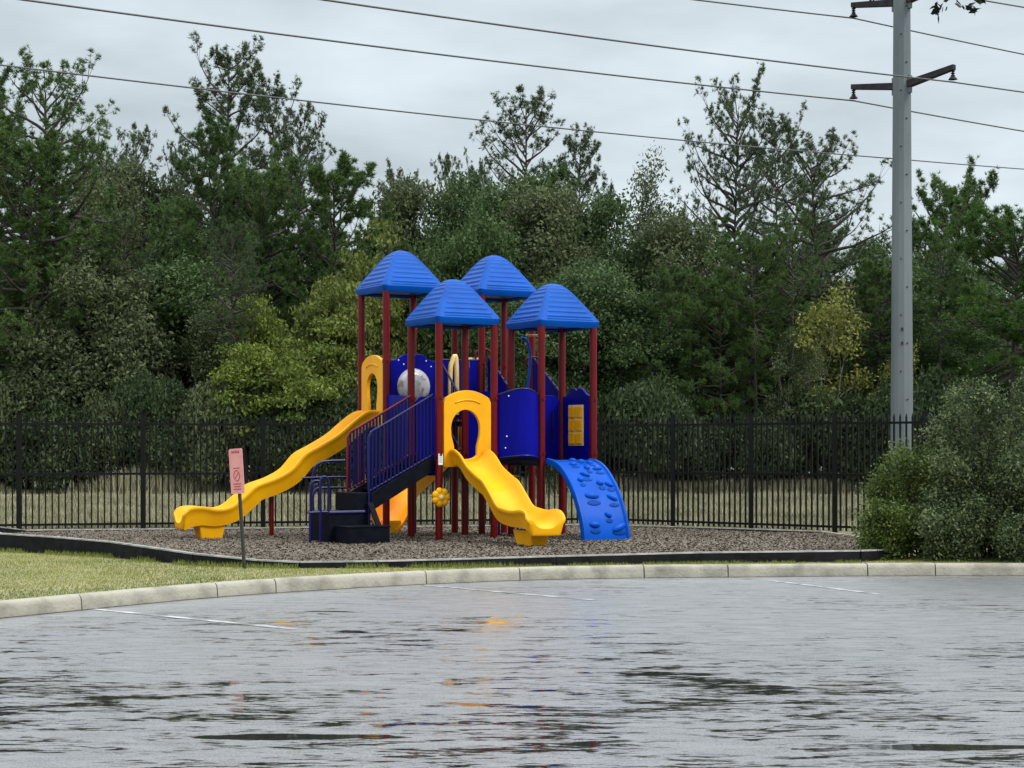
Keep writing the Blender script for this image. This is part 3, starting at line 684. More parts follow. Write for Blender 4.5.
MB().tube([(2.28, 1.0, 3.58), (2.75, 1.0, 3.58)], .022, 10).build('overhead_bar', M['cream'], ps, smooth=40)
hoop([(2.3, 1.2, 3.55), (2.4, 1.2, 3.5), (2.47, 1.2, 3.3), (2.47, 1.2, 3.05), (2.42, 1.2, 2.6)], .024, 'climb', 'climbing_arch')
hoop([(2.5, 1.3, 3.0), (2.45, 1.3, 3.15), (2.55, 1.3, 3.2), (2.75, 1.3, 3.2)], .016, 'red', 'hand_hoop')
# rung ladder below the bridge
for k, z in enumerate((.38, .72, 1.05)):
    MB().box((1.75, .72, z), (.34, .16, .035)).build('ladder_rung', M['cream' if k < 2 else 'yellow'], ps, bevel=.012)
MB().tube([(1.56, .72, -.05), (1.56, .72, 1.3)], .022, 10).build('ladder_side', M['rail'], ps, smooth=40)
MB().tube([(1.94, .72, -.05), (1.94, .72, 1.3)], .022, 10).build('ladder_side', M['rail'], ps, smooth=40)
# flower knob and notice on the front post
fl = MB(); cxf, cyf, czf = (-.02, -.10, .72)
for k in range(7):
    a = 2 * math.pi * k / 7; fl.ellipsoid((cxf + .105 * math.cos(a), cyf, czf + .1 * math.sin(a)), (.07, .045, .07), 12, 8)
fl.ellipsoid((cxf, cyf - .01, czf), (.1, .04, .1), 14, 8)
flo = fl.build('flower_knob', M['yellow'], ps, smooth=True)
MB().ellipsoid((cxf, cyf - .04, czf), (.045, .03, .045), 14, 8).build('flower_centre', M['cream'], flo, smooth=True)
nt_ = MB().box((-.005, -.068, 1.36), (.085, .012, .19)).build('notice', M['white'], ps)
for k in range(4): MB().box((-.005, -.0752, 1.42 - k * .035), (.055, .002, .012)).build('notice_line', M['grey'], nt_)

# ------------------------------------------------------------ leaning sign
sg = empty('warning_sign', (-3.56, 23.28, .145), R_(0)); sg.rotation_euler = (R_(-1), R_(-3.8), R_(0))
tag(sg, 'leaning sign with a faded pink plate on a thin dark post in the lawn', 'sign')
MB().box((0, 0, .55), (.045, .03, 1.5), R_(-42)).build('sign_post', M['steel_dark'], sg, bevel=.003)
pl = flat_shape('sign_plate', [(-.14, -.3)] + [(.14 - .03 + .03 * math.cos(t), .3 * s_ - .03 * s_ + .03 * math.sin(t)) for s_, ts in ((-1, np.linspace(-math.pi / 2, 0, 5)), (1, np.linspace(0, math.pi / 2, 5))) for t in ts] + [(-.14 + .03 - .03 * math.sin(t), .27 + .03 * math.cos(t)) for t in np.linspace(0, math.pi / 2, 5)], [], .006, .001)
MS = Matrix.Translation((-.0, -.02, 1.30)) @ Matrix.Rotation(R_(-42), 4, 'Z') @ Matrix.Translation((0, -.022, 0))
pl.transform(MS); plo = link('sign_plate', pl, M['signpink'], sg)
def sign_mark(mb, name, m):
    o = mb.build(name, m, plo); o.data.transform(MS @ Matrix.Translation((0, -.0045, 0))); return o
mb = MB()
for k in range(5): mb.box((-.068 + k * .034, 0, .255), (.022, .002, .03))
sign_mark(mb, 'sign_heading', M['signdark'])
mb = MB()
mb.tube([(.06 * math.cos(t), 0, -.06 + .07 * math.sin(t)) for t in np.linspace(0, 2 * math.pi, 25)], .006, 4, cap=False)
mb.box((0, 0, -.06), (.012, .002, .13), rot=Matrix.Rotation(R_(45), 3, 'Y'))
for k in range(3): mb.box((0, 0, -.17 - k * .035), (.16 - .03 * (k % 2), .002, .014))
mb.box((0, 0, .04), (.13, .002, .012))
sign_mark(mb, 'sign_symbol', M['signred'])
for z in (.26, -.26): sign_mark(MB().ellipsoid((0, 0, z + (.02 if z > 0 else 0)), (.008, .004, .008), 8, 5), 'bolt', M['grey'])

# ------------------------------------------------------------ utility pole and cables
PX, PY = 11.14, 50.0; U = Vector((.76, .65, 0)).normalized(); VV = Vector((U.y, -U.x, 0))
pole = empty('utility_pole', (PX, PY, .13)); tag(pole, 'tall tapered grey steel power pole standing beyond the fence', 'utility pole')
MB().tube([(0, 0, -.5), (0, 0, 8), (0, 0, 19)], [.34, .285, .215], 12).build('pole_shaft', M['pole'], pole, smooth=False)
for q, z in enumerate(np.arange(2.2, 17, .8)):
    a = R_(-72 if q % 2 else -108); r = .34 - (.34 - .215) * (z / 19)
    MB().box((r * math.cos(a) * .98, r * math.sin(a) * .98, z), (.035, .05, .03)).build('climbing_bolt', M['arm'], pole)
for z, hh in ((4.6, .55), (5.0, .12)): MB().box((-.06, -.31, z), (.05, .04, .08)).build('bracket_box', M['arm'], pole)
for zr in (11.95, 14.35):
    for sgn in (1, -1):
        root = Vector((0, 0, zr)); tip = VV * sgn * 1.78 + Vector((0, 0, zr + .26)); d = tip - root
        ar = MB().loft([[tuple(root.lerp(tip, t) + U * a * k + Vector((0, 0, b_ * k))) for a, b_ in ((-1, -1), (1, -1), (1, 1), (-1, 1))] for t, k in ((.1, .10), (1.0, .075))])
        ao = ar.build('cross_arm', M['arm'], pole, bevel=.01)
        MB().box(VV * sgn * .26 + Vector((0, 0, zr + .03)), (.12, .12, .5), math.atan2(VV.y, VV.x)).build('arm_plate', M['pole'], ao, bevel=.01)
        b0 = tip - VV * sgn * .05
        mb = MB().tube([b0 + Vector((0, 0, -.05)), b0 + Vector((0, 0, -.3))], .03, 10)
        for k in range(3): mb.tube([b0 + Vector((0, 0, -.1 - k * .06)), b0 + Vector((0, 0, -.12 - k * .06))], .06, 12)
        mb.tube([b0 + Vector((0, 0, -.24)), b0 + Vector((0, 0, -.34))], [.05, .13], 12)
        mb.build('insulator', M['insul'], ao, smooth=40)
PB = Vector((PX, PY, 0))
def cable(anchor, pix, zA, label, r=.022, grp='power cables strung along the pole line'):
    """pix: two picture points the cable passes; sag curve through them and the insulator, in the vertical plane of the line"""
    A = PB + anchor; c0 = .0006; sl_ = []
    for px, py in pix:
        k = (px - 512) / F_PX; t = (k * A.y - A.x) / (U.x - k * U.y); p = A + U * t; z = CH + (448 - py) / F_PX * p.y
        sl_.append((z - zA - c0 * t * t) / t)
    pts = [A + U * t + Vector((0, 0, zA + c0 * t * t + sl_[0 if t < 0 else 1] * t)) for t in [-62 + 2 * q for q in range(67)]]
    o = MB().tube([p - pts[0] for p in pts], r, 6).build('power_cable', M['wire'], None, smooth=True); o.location = pts[0]
    tag(o, label, 'cable', grp); return o
aL = -VV * 1.72; aR = VV * 1.73
cable(aL, [(25, 0), (1022, 131)], 11.93, 'power cable hanging from the lower left arm of the steel pole')
cable(aR, [(325, 0), (1022, 92)], 11.93, 'power cable held by the lower right arm of the steel pole')
cable(aL, [(697, 0), (1022, 54)], 14.35, 'power cable held by the upper left arm of the steel pole')
cable(aR, [(880, -20), (1022, 7)], 14.35, 'power cable crossing the top right corner of the photo')
cable(-VV * .28, [(0, 65), (1022, 169)], 10.05, 'thin lowest cable crossing the pole below both pairs of arms', .017)

# ------------------------------------------------------------ vegetation
def rdir():
    v = Vector((random.gauss(0, 1), random.gauss(0, 1), random.gauss(0, 1))); return v.normalized()
def leaf_quads(C, size, tone, rs, material, name, asp=.5, up=.3):
    n = len(C); a = rs.normal(0, 1, (n, 3)); a /= np.linalg.norm(a, axis=1)[:, None]
    b = rs.normal(0, 1, (n, 3)); b[:, 2] += up; b = np.cross(a, b); b /= np.linalg.norm(b, axis=1)[:, None]
    s = size * rs.uniform(.6, 1.25, n)[:, None]; V = np.stack([C - a * s, C - b * s * asp, C + a * s, C + b * s * asp], 1)
    return fast_mesh(name, V.reshape(-1, 3), 4, tone, material)
def needle_tris(C, D, n_per, length, wd, tone, rs, material, name):
    n = len(C); C = np.repeat(C, n_per, 0); D = np.repeat(D, n_per, 0); tone = np.repeat(tone, n_per) + rs.normal(0, .1, n * n_per)
    v = rs.normal(0, 1, (len(C), 3)); v /= np.linalg.norm(v, axis=1)[:, None]; v = v + D * .75; v /= np.linalg.norm(v, axis=1)[:, None]
    ln = (length * rs.uniform(.6, 1.15, len(C)))[:, None]; sd_ = np.cross(v, rs.normal(0, 1, v.shape)); sd_ /= np.linalg.norm(sd_, axis=1)[:, None]
    V = np.stack([C + v * ln * .12 - sd_ * wd, C + v * ln * .12 + sd_ * wd, C + v * ln], 1)
    return fast_mesh(name, V.reshape(-1, 3), 3, tone, material)
def make_pine(seed, H=18, base=.5, R=3.3, nb=38, tufts=6, lean=0, flat=0, npt=15, wd=.013, ln=.19, m='pine', tr=.2, ratio=.15):
    random.seed(seed); rs = np.random.default_rng(seed); T = MB(); C = []; D = []; TN = []
    w1, w2 = random.uniform(-.4, .4), random.uniform(-.4, .4)
    def tp_(h): u = h / H; return Vector((lean * u * u * H + w1 * math.sin(u * 4), w2 * math.sin(u * 3 + 1) - w2 * math.sin(1), h))
    T.tube([tp_(H * i / 12) for i in range(13)], [tr * (1 - .85 * i / 12) for i in range(13)], 8)
    az = random.uniform(0, 6)
    for i in range(nb):
        u = (i + random.random() * .7) / nb; h = H * (base + (.985 - base) * u); az += 2.4 + random.gauss(0, .4)
        Lb = R * (math.sin(math.pi * min(1, .24 + .73 * u)) ** .5) * random.uniform(.55, 1.15) + .25
        el = R_(-8 + 44 * u + random.gauss(0, 9)); d = Vector((math.cos(az) * math.cos(el), math.sin(az) * math.cos(el), math.sin(el)))
        p = tp_(h); pts = [p]; dd = d.copy(); seg_n = 6
        for k in range(seg_n):
            dd = (dd + Vector((0, 0, .10 if k > 2 else .0)) + rdir() * .16).normalized(); pts.append(pts[-1] + dd * Lb / seg_n)
        r0 = .018 + .02 * Lb; T.tube(pts, [r0 * (1 - .8 * k / seg_n) for k in range(seg_n + 1)], 5, cap=False)
        cl = random.uniform(.1, .9)
        for k in range(2, seg_n + 1):
            q = pts[k]
            for s in range(2 if k < seg_n else 3):
                sd2 = (dd.cross(Vector((0, 0, 1))) * random.choice((-1, 1)) * random.uniform(.3, 1.1) + dd * .7 + Vector((0, 0, random.uniform(-.15, .6)))).normalized()
                l2 = Lb * random.uniform(.12, .3) * (1 - flat * .3) + .15; e_ = q + sd2 * l2
                T.tube([q, q.lerp(e_, .5) + rdir() * .04, e_], [.014, .01, .006], 3, cap=False)
                for z in range(tufts):
                    pp_ = e_ + rdir() * abs(random.gauss(0, .16)) * (1 + flat * .2)
                    C.append(pp_); D.append(sd2 + Vector((0, 0, .5))); TN.append(cl * .6 + random.uniform(-.05, .45))
    C = np.array([tuple(c) for c in C]); D = np.array([tuple(c) for c in D]); D /= np.linalg.norm(D, axis=1)[:, None]
    R0 = np.percentile(np.abs(C[:, :2] - np.median(C[:, :2], 0)).max(1), 96); kx = ratio * H / R0
    C[:, :2] *= kx; T.v = [(a * kx, b_ * kx, c_) for a, b_, c_ in T.v]
    me = needle_tris(C, D, npt, ln, wd, np.array(TN), rs, M[m], 'crown')
    tm = bpy.data.meshes.new('trunk'); tm.from_pydata(T.v, [], T.f); tm.update(); tm.materials.append(M['bark']); tm.shade_smooth()
    return tm, me, float(C[:, 2].max()) + .15, float(np.percentile(np.abs(C[:, :2] - np.median(C[:, :2], 0)).max(1), 96))
def make_oak(seed, H=10, fork=.3, spread=.75, depth=4, kids=(5, 4, 3, 3), leaves=100, size=.1, cloud=.55, m='oak', bark='bark', up=.28, tr=.22, droop=0, stems=1, ratio=0, fl=.75):
    random.seed(seed); rs = np.random.default_rng(seed); T = MB(); ends = []
    def grow(p, d, ln, r, lev):
        pts = [p]; dd = d.copy()
        for k in range(3):
            dd = (dd + rdir() * .2 + Vector((0, 0, up * .25 - droop * .2 * (lev > 1)))).normalized(); pts.append(pts[-1] + dd * ln / 3)
        T.tube(pts, [r, r * .85, r * .72, r * .6], 6 if lev < 2 else 4, cap=False)
        if lev >= depth: ends.append((pts[-1], dd)); ends.append((pts[2], dd)); return
        for k in range(kids[lev]):
            a = 2 * math.pi * (k + random.random() * .6) / kids[lev]; s = d.cross(Vector((.3, .2, 1))).normalized(); s2 = d.cross(s)
            nd = (dd * random.uniform(.5, 1) + (s * math.cos(a) + s2 * math.sin(a)) * spread * random.uniform(.7, 1.2)).normalized()
            grow(pts[random.choice((2, 3, 3))], nd, ln * random.uniform(.6, .85), r * .52, lev + 1)
    for s in range(stems):
        o = Vector((random.uniform(-.3, .3), random.uniform(-.3, .3), 0)) * (stems > 1)
        grow(o, (Vector((0, 0, 1)) + rdir() * (.12 if stems == 1 else .35)).normalized(), H * fork, tr, 0)
    E_ = np.array([tuple(e[0]) for e in ends]); n = len(E_)
    if ratio:
        kx = (ratio * H - cloud * .6) / np.percentile(np.abs(E_[:, :2] - np.median(E_[:, :2], 0)).max(1), 95)
        kz = H / (E_[:, 2].max() + cloud * .5); E_ = E_ * np.array([kx, kx, kz]); T.v = [(a * kx, b_ * kx, c_ * kz) for a, b_, c_ in T.v]
    tn = rs.uniform(0, .75, n); C = np.repeat(E_, leaves, 0); off = rs.normal(0, 1, (len(C), 3)); off /= np.linalg.norm(off, axis=1)[:, None]
    C = C + off * (cloud * rs.uniform(.1, 1, len(C)) ** .6)[:, None] * np.array([1.1, 1.1, fl])
    if droop: C[:, 2] -= rs.gamma(1.2, droop * .3, len(C))
    C[:, 2] = np.maximum(C[:, 2], .05)
    t2 = np.repeat(tn, leaves) * .75 + rs.uniform(0, .35, len(C))
    me = leaf_quads(C, size, t2, rs, M[m], 'crown')
    tm = bpy.data.meshes.new('trunk'); tm.from_pydata(T.v, [], T.f); tm.update(); tm.materials.append(M[bark]); tm.shade_smooth()
    top = float(np.percentile(C[:, 2], 99.5)); cx = C[:, :2] - np.median(C[:, :2], 0)
    return tm, me, top, float(np.percentile(np.abs(cx).max(1), 95))
LIB = {}
LIB['sp0'] = make_pine(11, base=.55, R=3.0, nb=42, tufts=6, m='pine3', ratio=.13)
LIB['sp1'] = make_pine(12, base=.6, R=3.2, nb=38, tufts=6, lean=-.1, m='pine3', ratio=.13)
LIB['sp2'] = make_pine(13, base=.5, R=3.6, nb=48, tufts=6, m='pine3', ratio=.15)
LIB['wide'] = make_pine(14, H=16, base=.42, R=4.4, nb=66, tufts=6, m='pine3', ratio=.24)
LIB['dn0'] = make_pine(15, H=14, base=.3, R=3.4, nb=60, tufts=8, ln=.24, npt=15, wd=.017, ratio=.19)
LIB['dn1'] = make_pine(16, H=14, base=.35, R=3.8, nb=60, tufts=8, ln=.24, npt=15, wd=.017, ratio=.2)
LIB['dn2'] = make_pine(17, H=13, base=.45, R=4.4, nb=60, tufts=8, ln=.24, npt=15, wd=.017, flat=1, ratio=.24)
LIB['ok0'] = make_oak(21, 10, .26, .8, leaves=115, size=.085, cloud=.72, ratio=.26)
LIB['ok1'] = make_oak(22, 10, .24, .9, leaves=130, size=.085, cloud=.75, ratio=.26)
LIB['ok2'] = make_oak(23, 10, .28, .75, leaves=115, size=.085, cloud=.72, m='olive', ratio=.25)
LIB['ok3'] = make_oak(24, 9, .22, .9, leaves=120, size=.09, cloud=.7, m='olive', droop=.5, ratio=.33)
LIB['yl0'] = make_oak(25, 6, .26, .85, kids=(5, 3, 3, 2), leaves=75, size=.075, cloud=.6, m='yel', ratio=.38, fl=.32)
LIB['yl1'] = make_oak(26, 6, .28, .8, kids=(4, 3, 3, 2), leaves=75, size=.075, cloud=.55, m='yel', ratio=.32, fl=.32)
LIB['thin'] = make_oak(27, 7, .34, .6, kids=(3, 3, 2, 2), leaves=45, size=.08, cloud=.55, m='autumn', bark='pale_bark', tr=.09, ratio=.3)
LIB['bare'] = make_oak(28, 12, .3, .65, kids=(3, 3, 3, 3), leaves=34, size=.08, cloud=.5, m='olive', bark='bark', tr=.12, ratio=.17)
LIB['sh0'] = make_oak(31, 2.4, .26, .9, depth=3, kids=(4, 4, 4), leaves=110, size=.07, cloud=.5, stems=3, tr=.05, ratio=.6)
LIB['sh1'] = make_oak(32, 2.4, .26, .9, depth=3, kids=(4, 4, 4), leaves=110, size=.07, cloud=.5, stems=3, m='olive', tr=.05, ratio=.6)
def plant(kind, px, ytop, D, wpx, name, cat, label, group=None, m=None, rz=None, bark=None, tilt=0):
    tm, cm, H0, R0 = LIB[kind]; X = (px - 512) / F_PX * D; H = CH - .06 + (448 - ytop) / F_PX * D; Rw = wpx / 2 * D / F_PX
    r = empty(name, (X, D, .06), rz if rz is not None else random.uniform(0, 6.28)); r.scale = (Rw / R0, Rw / R0, H / H0)
    if tilt: r.rotation_euler = (0, tilt, 0)
    tag(r, label, cat, group)
    for nm, me in (('trunk', tm), ('crown', cm)):
        o = bpy.data.objects.new(nm, me); col.objects.link(o); o.parent = r
        mm = m if nm == 'crown' else bark
        if mm: o.material_slots[0].link = 'OBJECT'; o.material_slots[0].material = M[mm]
    return r
PG = 'pine trees in the wood'; OG = 'broadleaf trees in the wood'
pines = [
 ('wide', 42, 38, 68, 175, 'big round topped pine rising at the far left of the wood', 'pine'),
 ('dn0', -8, 58, 74, 120, 'dark pine cut by the left edge of the photo', 'pine'),
 ('dn1', 30, 125, 66, 150, 'dense green pine below the big round topped pine on the far left', 'pine'),
 ('sp2', 92, 120, 82, 70, 'thin grey pine on the right shoulder of the far left pine group', None),
 ('sp0', 137, 122, 88, 56, 'small sparse pine top in the dip left of the tallest pine', None),
 ('sp1', 168, 130, 90, 50, 'smaller sparse pine top just left of the tallest pine', None),
 ('sp2', 226, 25, 82, 122, 'tallest pine with an airy crown above the left slide', None),
 ('sp0', 300, 100, 86, 70, 'airy pine half hidden behind the leaning pine', None),
 ('sp1', 316, 56, 84, 92, 'thin pine with a small tufted crown leaning beside the tallest pine', None),
 ('dn0', 208, 112, 76, 110, 'full green pine at the foot of the tallest pine', 'pine'),
 ('dn2', 262, 140, 74, 110, 'full green pine between the tallest pine and the left roof', 'pine'),
 ('dn1', 335, 150, 72, 130, 'broad dark green pine up behind the left blue roof', 'pine'),
 ('sp1', 408, 156, 88, 60, 'wispy pine standing in the gap left of the middle pine', None),
 ('sp0', 448, 150, 90, 44, 'narrow wispy pine just left of the middle pine', None),
 ('sp2', 478, 146, 86, 46, 'slim pine touching the left side of the middle pine', None),
 ('sp0', 527, 85, 80, 92, 'middle pine with a bare stem and round airy crown over the roofs', None),
 ('sp2', 580, 116, 82, 82, 'loose pine leaning on the right of the middle pine', None),
 ('dn0', 545, 165, 74, 120, 'dense dark pine right behind the middle pine stem', 'pine'),
 ('sp1', 612, 172, 88, 50, 'small thin pine right of the middle pine group', None),
 ('wide', 737, 62, 80, 120, 'tall airy pine left of the utility pole with sky through its top', None),
 ('sp2', 778, 98, 78, 90, 'airy pine between the tall airy pine and the spreading pine', None),
 ('wide', 815, 112, 72, 160, 'wide spreading pine with open limbs reaching to the utility pole', None),
 ('dn2', 697, 205, 74, 100, 'bushy bright pine below the tall airy pine', 'pine2'),
 ('dn1', 752, 232, 68, 120, 'dark drooping pine in the middle of the right wood', 'pine'),
 ('dn0', 830, 215, 82, 120, 'dark pine under the wide spreading pine', 'pine'),
 ('dn2', 955, 156, 84, 110, 'dark flat topped pine right of the utility pole', 'pine'),
 ('dn2', 1012, 186, 64, 165, 'bright green pine with layered clumps at the right edge', 'pine2'),
 ('sp1', 757, 225, 65, 62, 'thin dark stemmed pine behind the second right fence post', 'pine'),
 ('sp0', 793, 205, 66, 66, 'tall dark stemmed pine beside the pale thin trunks', 'pine'),
 ('sp1', 940, 225, 66, 60, 'slender pine with a bare stem right of the steel pole', 'pine'),
 ('sp0', 232, 215, 66, 64, 'slender pine with a bare stem behind the pink sign', 'pine3'),
 ('sp1', 130, 205, 67, 66, 'slender bare stemmed pine behind the second left fence bay', 'pine3'),
 ('dn0', 672, 262, 65.5, 80, 'small bushy pine standing behind the fence corner', 'pine'),
 ('dn1', 720, 268, 65.5, 84, 'small bushy pine behind the first right fence bays', 'pine'),
 ('dn0', 60, 205, 67, 90, 'mid green pine behind the far left fence bays', 'pine'),
 ('dn1', 880, 255, 68, 90, 'half shaded pine just left of the steel pole foot', 'pine'),
 ('dn1', 925, 215, 78, 100, 'dark pine close behind the utility pole', 'pine'),
]
for k, px, yt, D, wpx, lab, mm in pines:
    plant(k, px, yt, D, wpx, 'pine_tree', 'pine tree', lab, PG, mm, tilt=(R_(-4) if 'leaning beside' in lab else 0))
oaks = [
 ('ok2', 100, 175, 80, 110, 'olive leafed tree filling the wood below the thin grey pine', 'olive'),
 ('ok2', 150, 168, 84, 110, 'greyish brown tree under the small sparse pine tops', 'olive'),
 ('ok0', 190, 205, 80, 120, 'dark leafy tree below the full green pine', 'oak'),
 ('ok1', 255, 215, 80, 120, 'dark leafy tree behind the yellow green saplings', 'oak'),
 ('ok3', 88, 262, 67, 150, 'drooping olive tree with a dark stem behind the left fence', 'olive'),
 ('ok0', 10, 240, 70, 130, 'leafy dark tree at the left edge below the pines', 'oak'),
 ('ok1', 165, 262, 70, 130, 'leafy dark tree right of the drooping olive tree', 'oak'),
 ('ok2', 225, 300, 68, 100, 'dull green tree behind the leaning pink sign', 'olive'),
 ('ok0', 305, 235, 76, 130, 'leafy tree below the broad dark green pine', 'oak'),
 ('ok2', 400, 190, 80, 110, 'grey green tree above the gap between the left roofs', 'olive'),
 ('ok0', 452, 182, 80, 110, 'round grey green tree above the front blue roof', 'oak'),
 ('ok1', 505, 182, 76, 120, 'leafy tree straight above the back blue roof', 'oak'),
 ('ok2', 560, 196, 72, 130, 'silvery green tree above the right blue roof', 'olive'),
 ('ok3', 480, 225, 68, 120, 'leafy tree seen between the blue roofs', 'oak'),
 ('ok0', 615, 205, 72, 120, 'large leafy tree up to the right of the blue roofs', 'oak'),
 ('ok1', 580, 265, 66, 110, 'leafy tree directly behind the right blue roof', 'oak'),
 ('ok2', 655, 222, 72, 110, 'greyish leafy tree right of the large leafy tree', 'olive'),
 ('ok0', 645, 300, 66, 110, 'low leafy tree behind the fence corner', 'oak'),
 ('ok1', 705, 290, 68, 100, 'low leafy tree behind the first right fence bays', 'oak'),
 ('ok2', 420, 260, 72, 110, 'leafy tree behind the posts of the left tower', 'oak'),
 ('ok0', 525, 290, 66, 110, 'leafy tree behind the posts of the back tower', 'oak'),
 ('ok1', 780, 270, 76, 110, 'shaded leafy tree behind the pale thin trunks', 'oak'),
 ('ok0', 855, 245, 78, 110, 'shaded leafy tree just left of the utility pole', 'oak'),
 ('ok2', 900, 300, 70, 100, 'shaded leafy tree behind the foot of the utility pole', 'oak'),
 ('ok1', 950, 265, 74, 110, 'shaded leafy tree right of the utility pole', 'oak'),
 ('ok0', 1010, 270, 76, 120, 'leafy tree behind the bright green pine', 'oak'),
 ('ok0', 975, 330, 68, 110, 'low leafy tree behind the big bush by the kerb', 'oak'),
 ('yl0', 295, 325, 64.5, 125, 'yellow green sapling with layered leaves behind the long slide', None),
 ('yl1', 245, 345, 64, 75, 'smaller yellow green sapling between the pink sign and the slide', None),
 ('yl1', 258, 300, 67, 60, 'faded yellow green sapling standing behind the others', None),
 ('yl0', 358, 232, 68, 120, 'yellowish leafed tree rising left of the left blue roof', 'yelol'),
 ('yl1', 340, 285, 66, 95, 'dull yellow green tree filling the gap left of the left tower', 'yelol'),
 ('thin', 822, 290, 65, 95, 'pale trunked thin tree with yellowing leaves left of the utility pole', None),
 ('thin', 890, 345, 64.5, 60, 'small yellow leafed sapling close left of the utility pole', None),
 ('bare', 650, 152, 80, 72, 'almost bare tree with twisting twigs against the sky', None),
 ('bare', 795, 330, 64.5, 60, 'bare pale sapling behind the middle of the right fence', None),
]
for k, px, yt, D, wpx, lab, mm in oaks:
    mm = {'yl': 'yel'}.get(mm, mm)
    plant(k, px, yt, D, wpx, 'broadleaf_tree', 'tree', lab, OG, mm, bark='pale_bark' if k == 'bare' and yt > 300 else None)
random.seed(99)
marks = ['behind the far left fence bay', 'left of the second fence post', 'behind the fence near the second post', 'behind the foot of the slide', 'above the slide run-out', 'behind the pink sign', 'behind the upper slide', 'between sign and stairs', 'behind the stair foot', 'behind the left tower', 'behind the stairs', 'behind the front tower', 'behind the bridge', 'behind the back tower', 'behind the right tower', 'at the fence corner', 'behind the blue climber', 'past the fence corner', 'behind the first right fence post', 'between the right fence posts', 'behind the second right fence post', 'behind the third right fence post', 'left of the utility pole', 'behind the utility pole', 'behind the bushes', 'behind the large bush', 'at the right edge']
for i, mk in enumerate(marks):
    px = -10 + i * 40.5 + random.uniform(-8, 8); yt = random.uniform(378, 420); D = random.uniform(63.8, 66)
    plant(random.choice(('sh0', 'sh1')), px, yt, D, random.uniform(60, 85), 'understory_shrub', 'shrub', 'low shrub at the edge of the wood ' + mk, 'shrubs along the edge of the wood', 'shade' if i > 12 or i % 3 else 'olive')
# the deep wood: one leafy mass far behind
rs = np.random.default_rng(50); n = 150000
X = rs.uniform(-48, 48, n); Y = rs.uniform(92, 112, n); Hm = 10.2 + 2.2 * snoise(X, Y, .35, 3) + 1.0 * snoise(X, Y, 1.4, 5); Z = Hm * rs.uniform(0, 1, n) ** .75
tag(link('far_wood', leaf_quads(np.stack([X, Y, Z], 1), .26, .35 + .35 * snoise(X, Z * 2, 1.1, 7) + rs.normal(0, .12, n), rs, M['oak'], 'far_wood')), 'dark mass of the deeper wood behind the front trees', 'wood', kind='stuff')

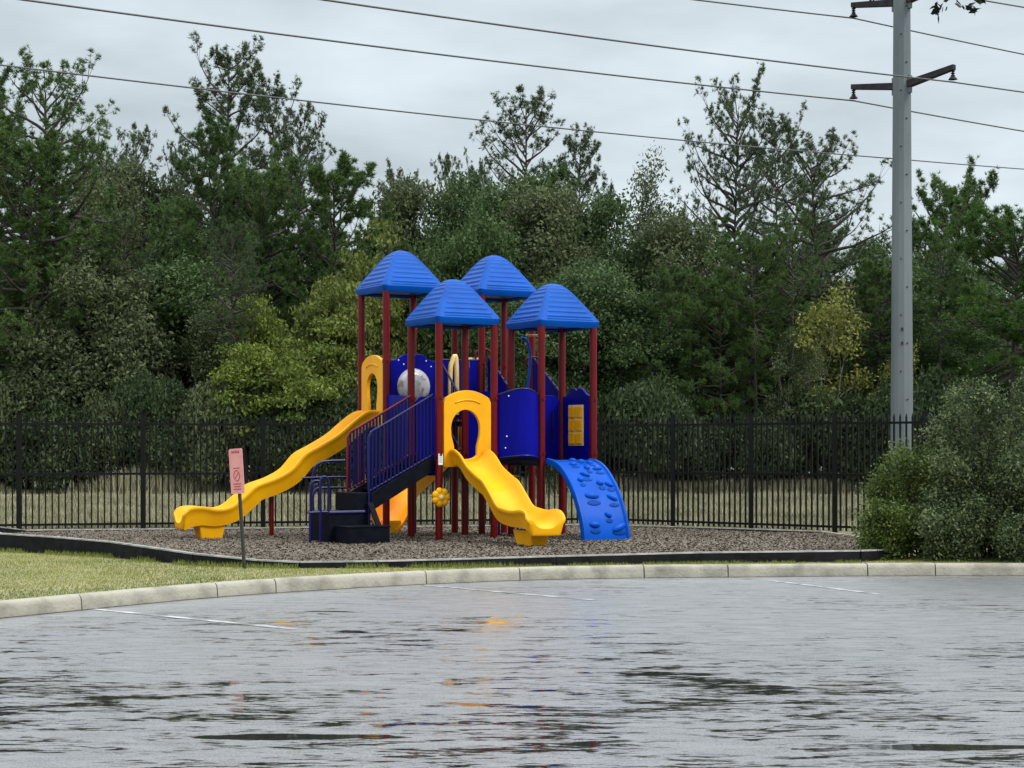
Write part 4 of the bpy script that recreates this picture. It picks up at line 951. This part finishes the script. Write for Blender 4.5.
# bushes by the kerb
def bush(seed, x, y, H, Rw, label, m, n_leaf, size, name='leafy_bush', stems=9, cloud=.22, group='bushes by the kerb on the right'):
    random.seed(seed); rs = np.random.default_rng(seed); T = MB(); E_ = []
    for k in range(stems):
        a = 2 * math.pi * (k + random.random()) / stems; rr = Rw * random.uniform(.25, .95); hh = H * random.uniform(.45, 1.0) * (1 - .2 * (rr / Rw) ** 2)
        p = Vector((.1 * math.cos(a), .1 * math.sin(a), -.03)); q = Vector((rr * math.cos(a), rr * math.sin(a), hh)); pts = [p]
        for i in range(1, 9):
            t = i / 8; pts.append(p.lerp(q, t) + Vector((0, 0, .25 * H * math.sin(math.pi * t) * .5)) + rdir() * .05)
        T.tube(pts, [.018 * (1 - .08 * i) for i in range(9)], 5, cap=False)
        for i in range(1, 9):
            for z in range(5):
                d = (Vector((math.cos(a), math.sin(a), .5)) + rdir() * 1.2).normalized(); ln = Rw * random.uniform(.15, .42) * (1.1 - .4 * i / 9); e_ = pts[i] + d * ln
                e_.z = max(e_.z, .06); T.tube([pts[i], pts[i].lerp(e_, .5) + rdir() * .03, e_], [.007, .005, .003], 3, cap=False)
                for u in (.5, .8, 1.0): E_.append(tuple(pts[i].lerp(e_, u)))
    main = list(E_)
    for k in range(stems + 2):                       # stray shoots
        q0 = Vector(random.choice(main[len(main) // 3:])); d = (Vector((q0.x * .6, q0.y * .6, 1.3)) + rdir() * .5).normalized(); ln = random.uniform(.25, .6) * min(1, H / 2)
        T.tube([q0, q0 + d * ln * .5 + rdir() * .03, q0 + d * ln], [.006, .004, .002], 3, cap=False)
        for u in np.linspace(.15, 1, 7): E_.append(tuple(q0 + d * ln * u))
    E_ = np.array(E_); C = np.repeat(E_, n_leaf, 0) + rs.normal(0, .085, (len(E_) * n_leaf, 3)) * np.repeat(np.where(np.arange(len(E_)) < len(main), 1, .4), n_leaf)[:, None]; C[:, 2] = np.maximum(C[:, 2], .03)
    tn = np.repeat(rs.uniform(0, 1, len(E_)) ** 1.6 * .8, n_leaf) + rs.uniform(-.1, .3, len(C))
    tm = bpy.data.meshes.new('stems'); tm.from_pydata(T.v, [], T.f); tm.update()
    r = empty(name, (x, y, .14)); tag(r, label, 'bush', group)
    link('stems', tm, M['bark'], r, True); link('foliage', leaf_quads(C, size, tn, rs, M[m], 'foliage'), None, r); return r
bush(61, 6.95, 25.4, 2.75, 1.05, 'big grey green bush at the right edge hiding the fence', 'bush', 20, .028, stems=18)
bush(62, 8.0, 25.8, 2.3, 1.0, 'dark green bush cut by the right edge of the photo', 'bush', 20, .028, stems=13)
bush(63, 6.0, 26.1, 1.75, .68, 'light green bush in front of the utility pole base', 'bush2', 17, .027, stems=10)
bush(64, 5.4, 25.3, .75, .5, 'low ragged bush at the right end of the border', 'bush2', 14, .026, stems=8)
bush(65, 6.25, 24.95, 1.0, .5, 'short dark bush close behind the kerb', 'bush', 18, .027, stems=9)
bush(66, 7.3, 24.8, .9, .55, 'short spreading bush in front of the big grey green bush', 'bush', 18, .027, stems=9)

# overhanging branch: a tree on the right, only its twig tips reach the picture
random.seed(5)
ov = empty('overhanging_tree', (7.4, 12.4, 0)); tag(ov, 'overhanging branch tip with dark leaves beside the top of the utility pole', 'tree')
T = MB(); T.tube([(0, 0, -.05), (.05, 0, 2), (-.1, .05, 4), (0, 0, 5.6)], [.16, .13, .1, .06], 10)
T.tube([(-.1, .05, 3.9), (-1.4, 0, 4.9), (-2.9, -.1, 5.15), (-4.3, -.2, 4.98), (-4.9, -.2, 4.96)], [.06, .045, .03, .015, .006], 7)
T.build('trunk', M['bark'], ov, smooth=True)
C = []
for _ in range(150):
    C.append((random.gauss(0, .9), random.gauss(0, .9), random.gauss(5.6, .6)))
C = np.repeat(np.array(C), 30, 0); C += rng.normal(0, .14, C.shape)
tips = [(-4.44, -.2, 4.84), (-4.41, -.2, 4.78), (-4.30, -.2, 4.86), (-4.18, -.22, 4.80), (-4.16, -.22, 4.85), (-4.9, -.2, 4.9)]
C2 = np.repeat(np.array(tips), 7, 0); C2 = C2 + rng.normal(0, .022, C2.shape)
C = np.concatenate([C, C2]); link('crown', leaf_quads(C, .038, rng.uniform(0, .1, len(C)), rng, M['dark_leaf'], 'crown'), None, ov)
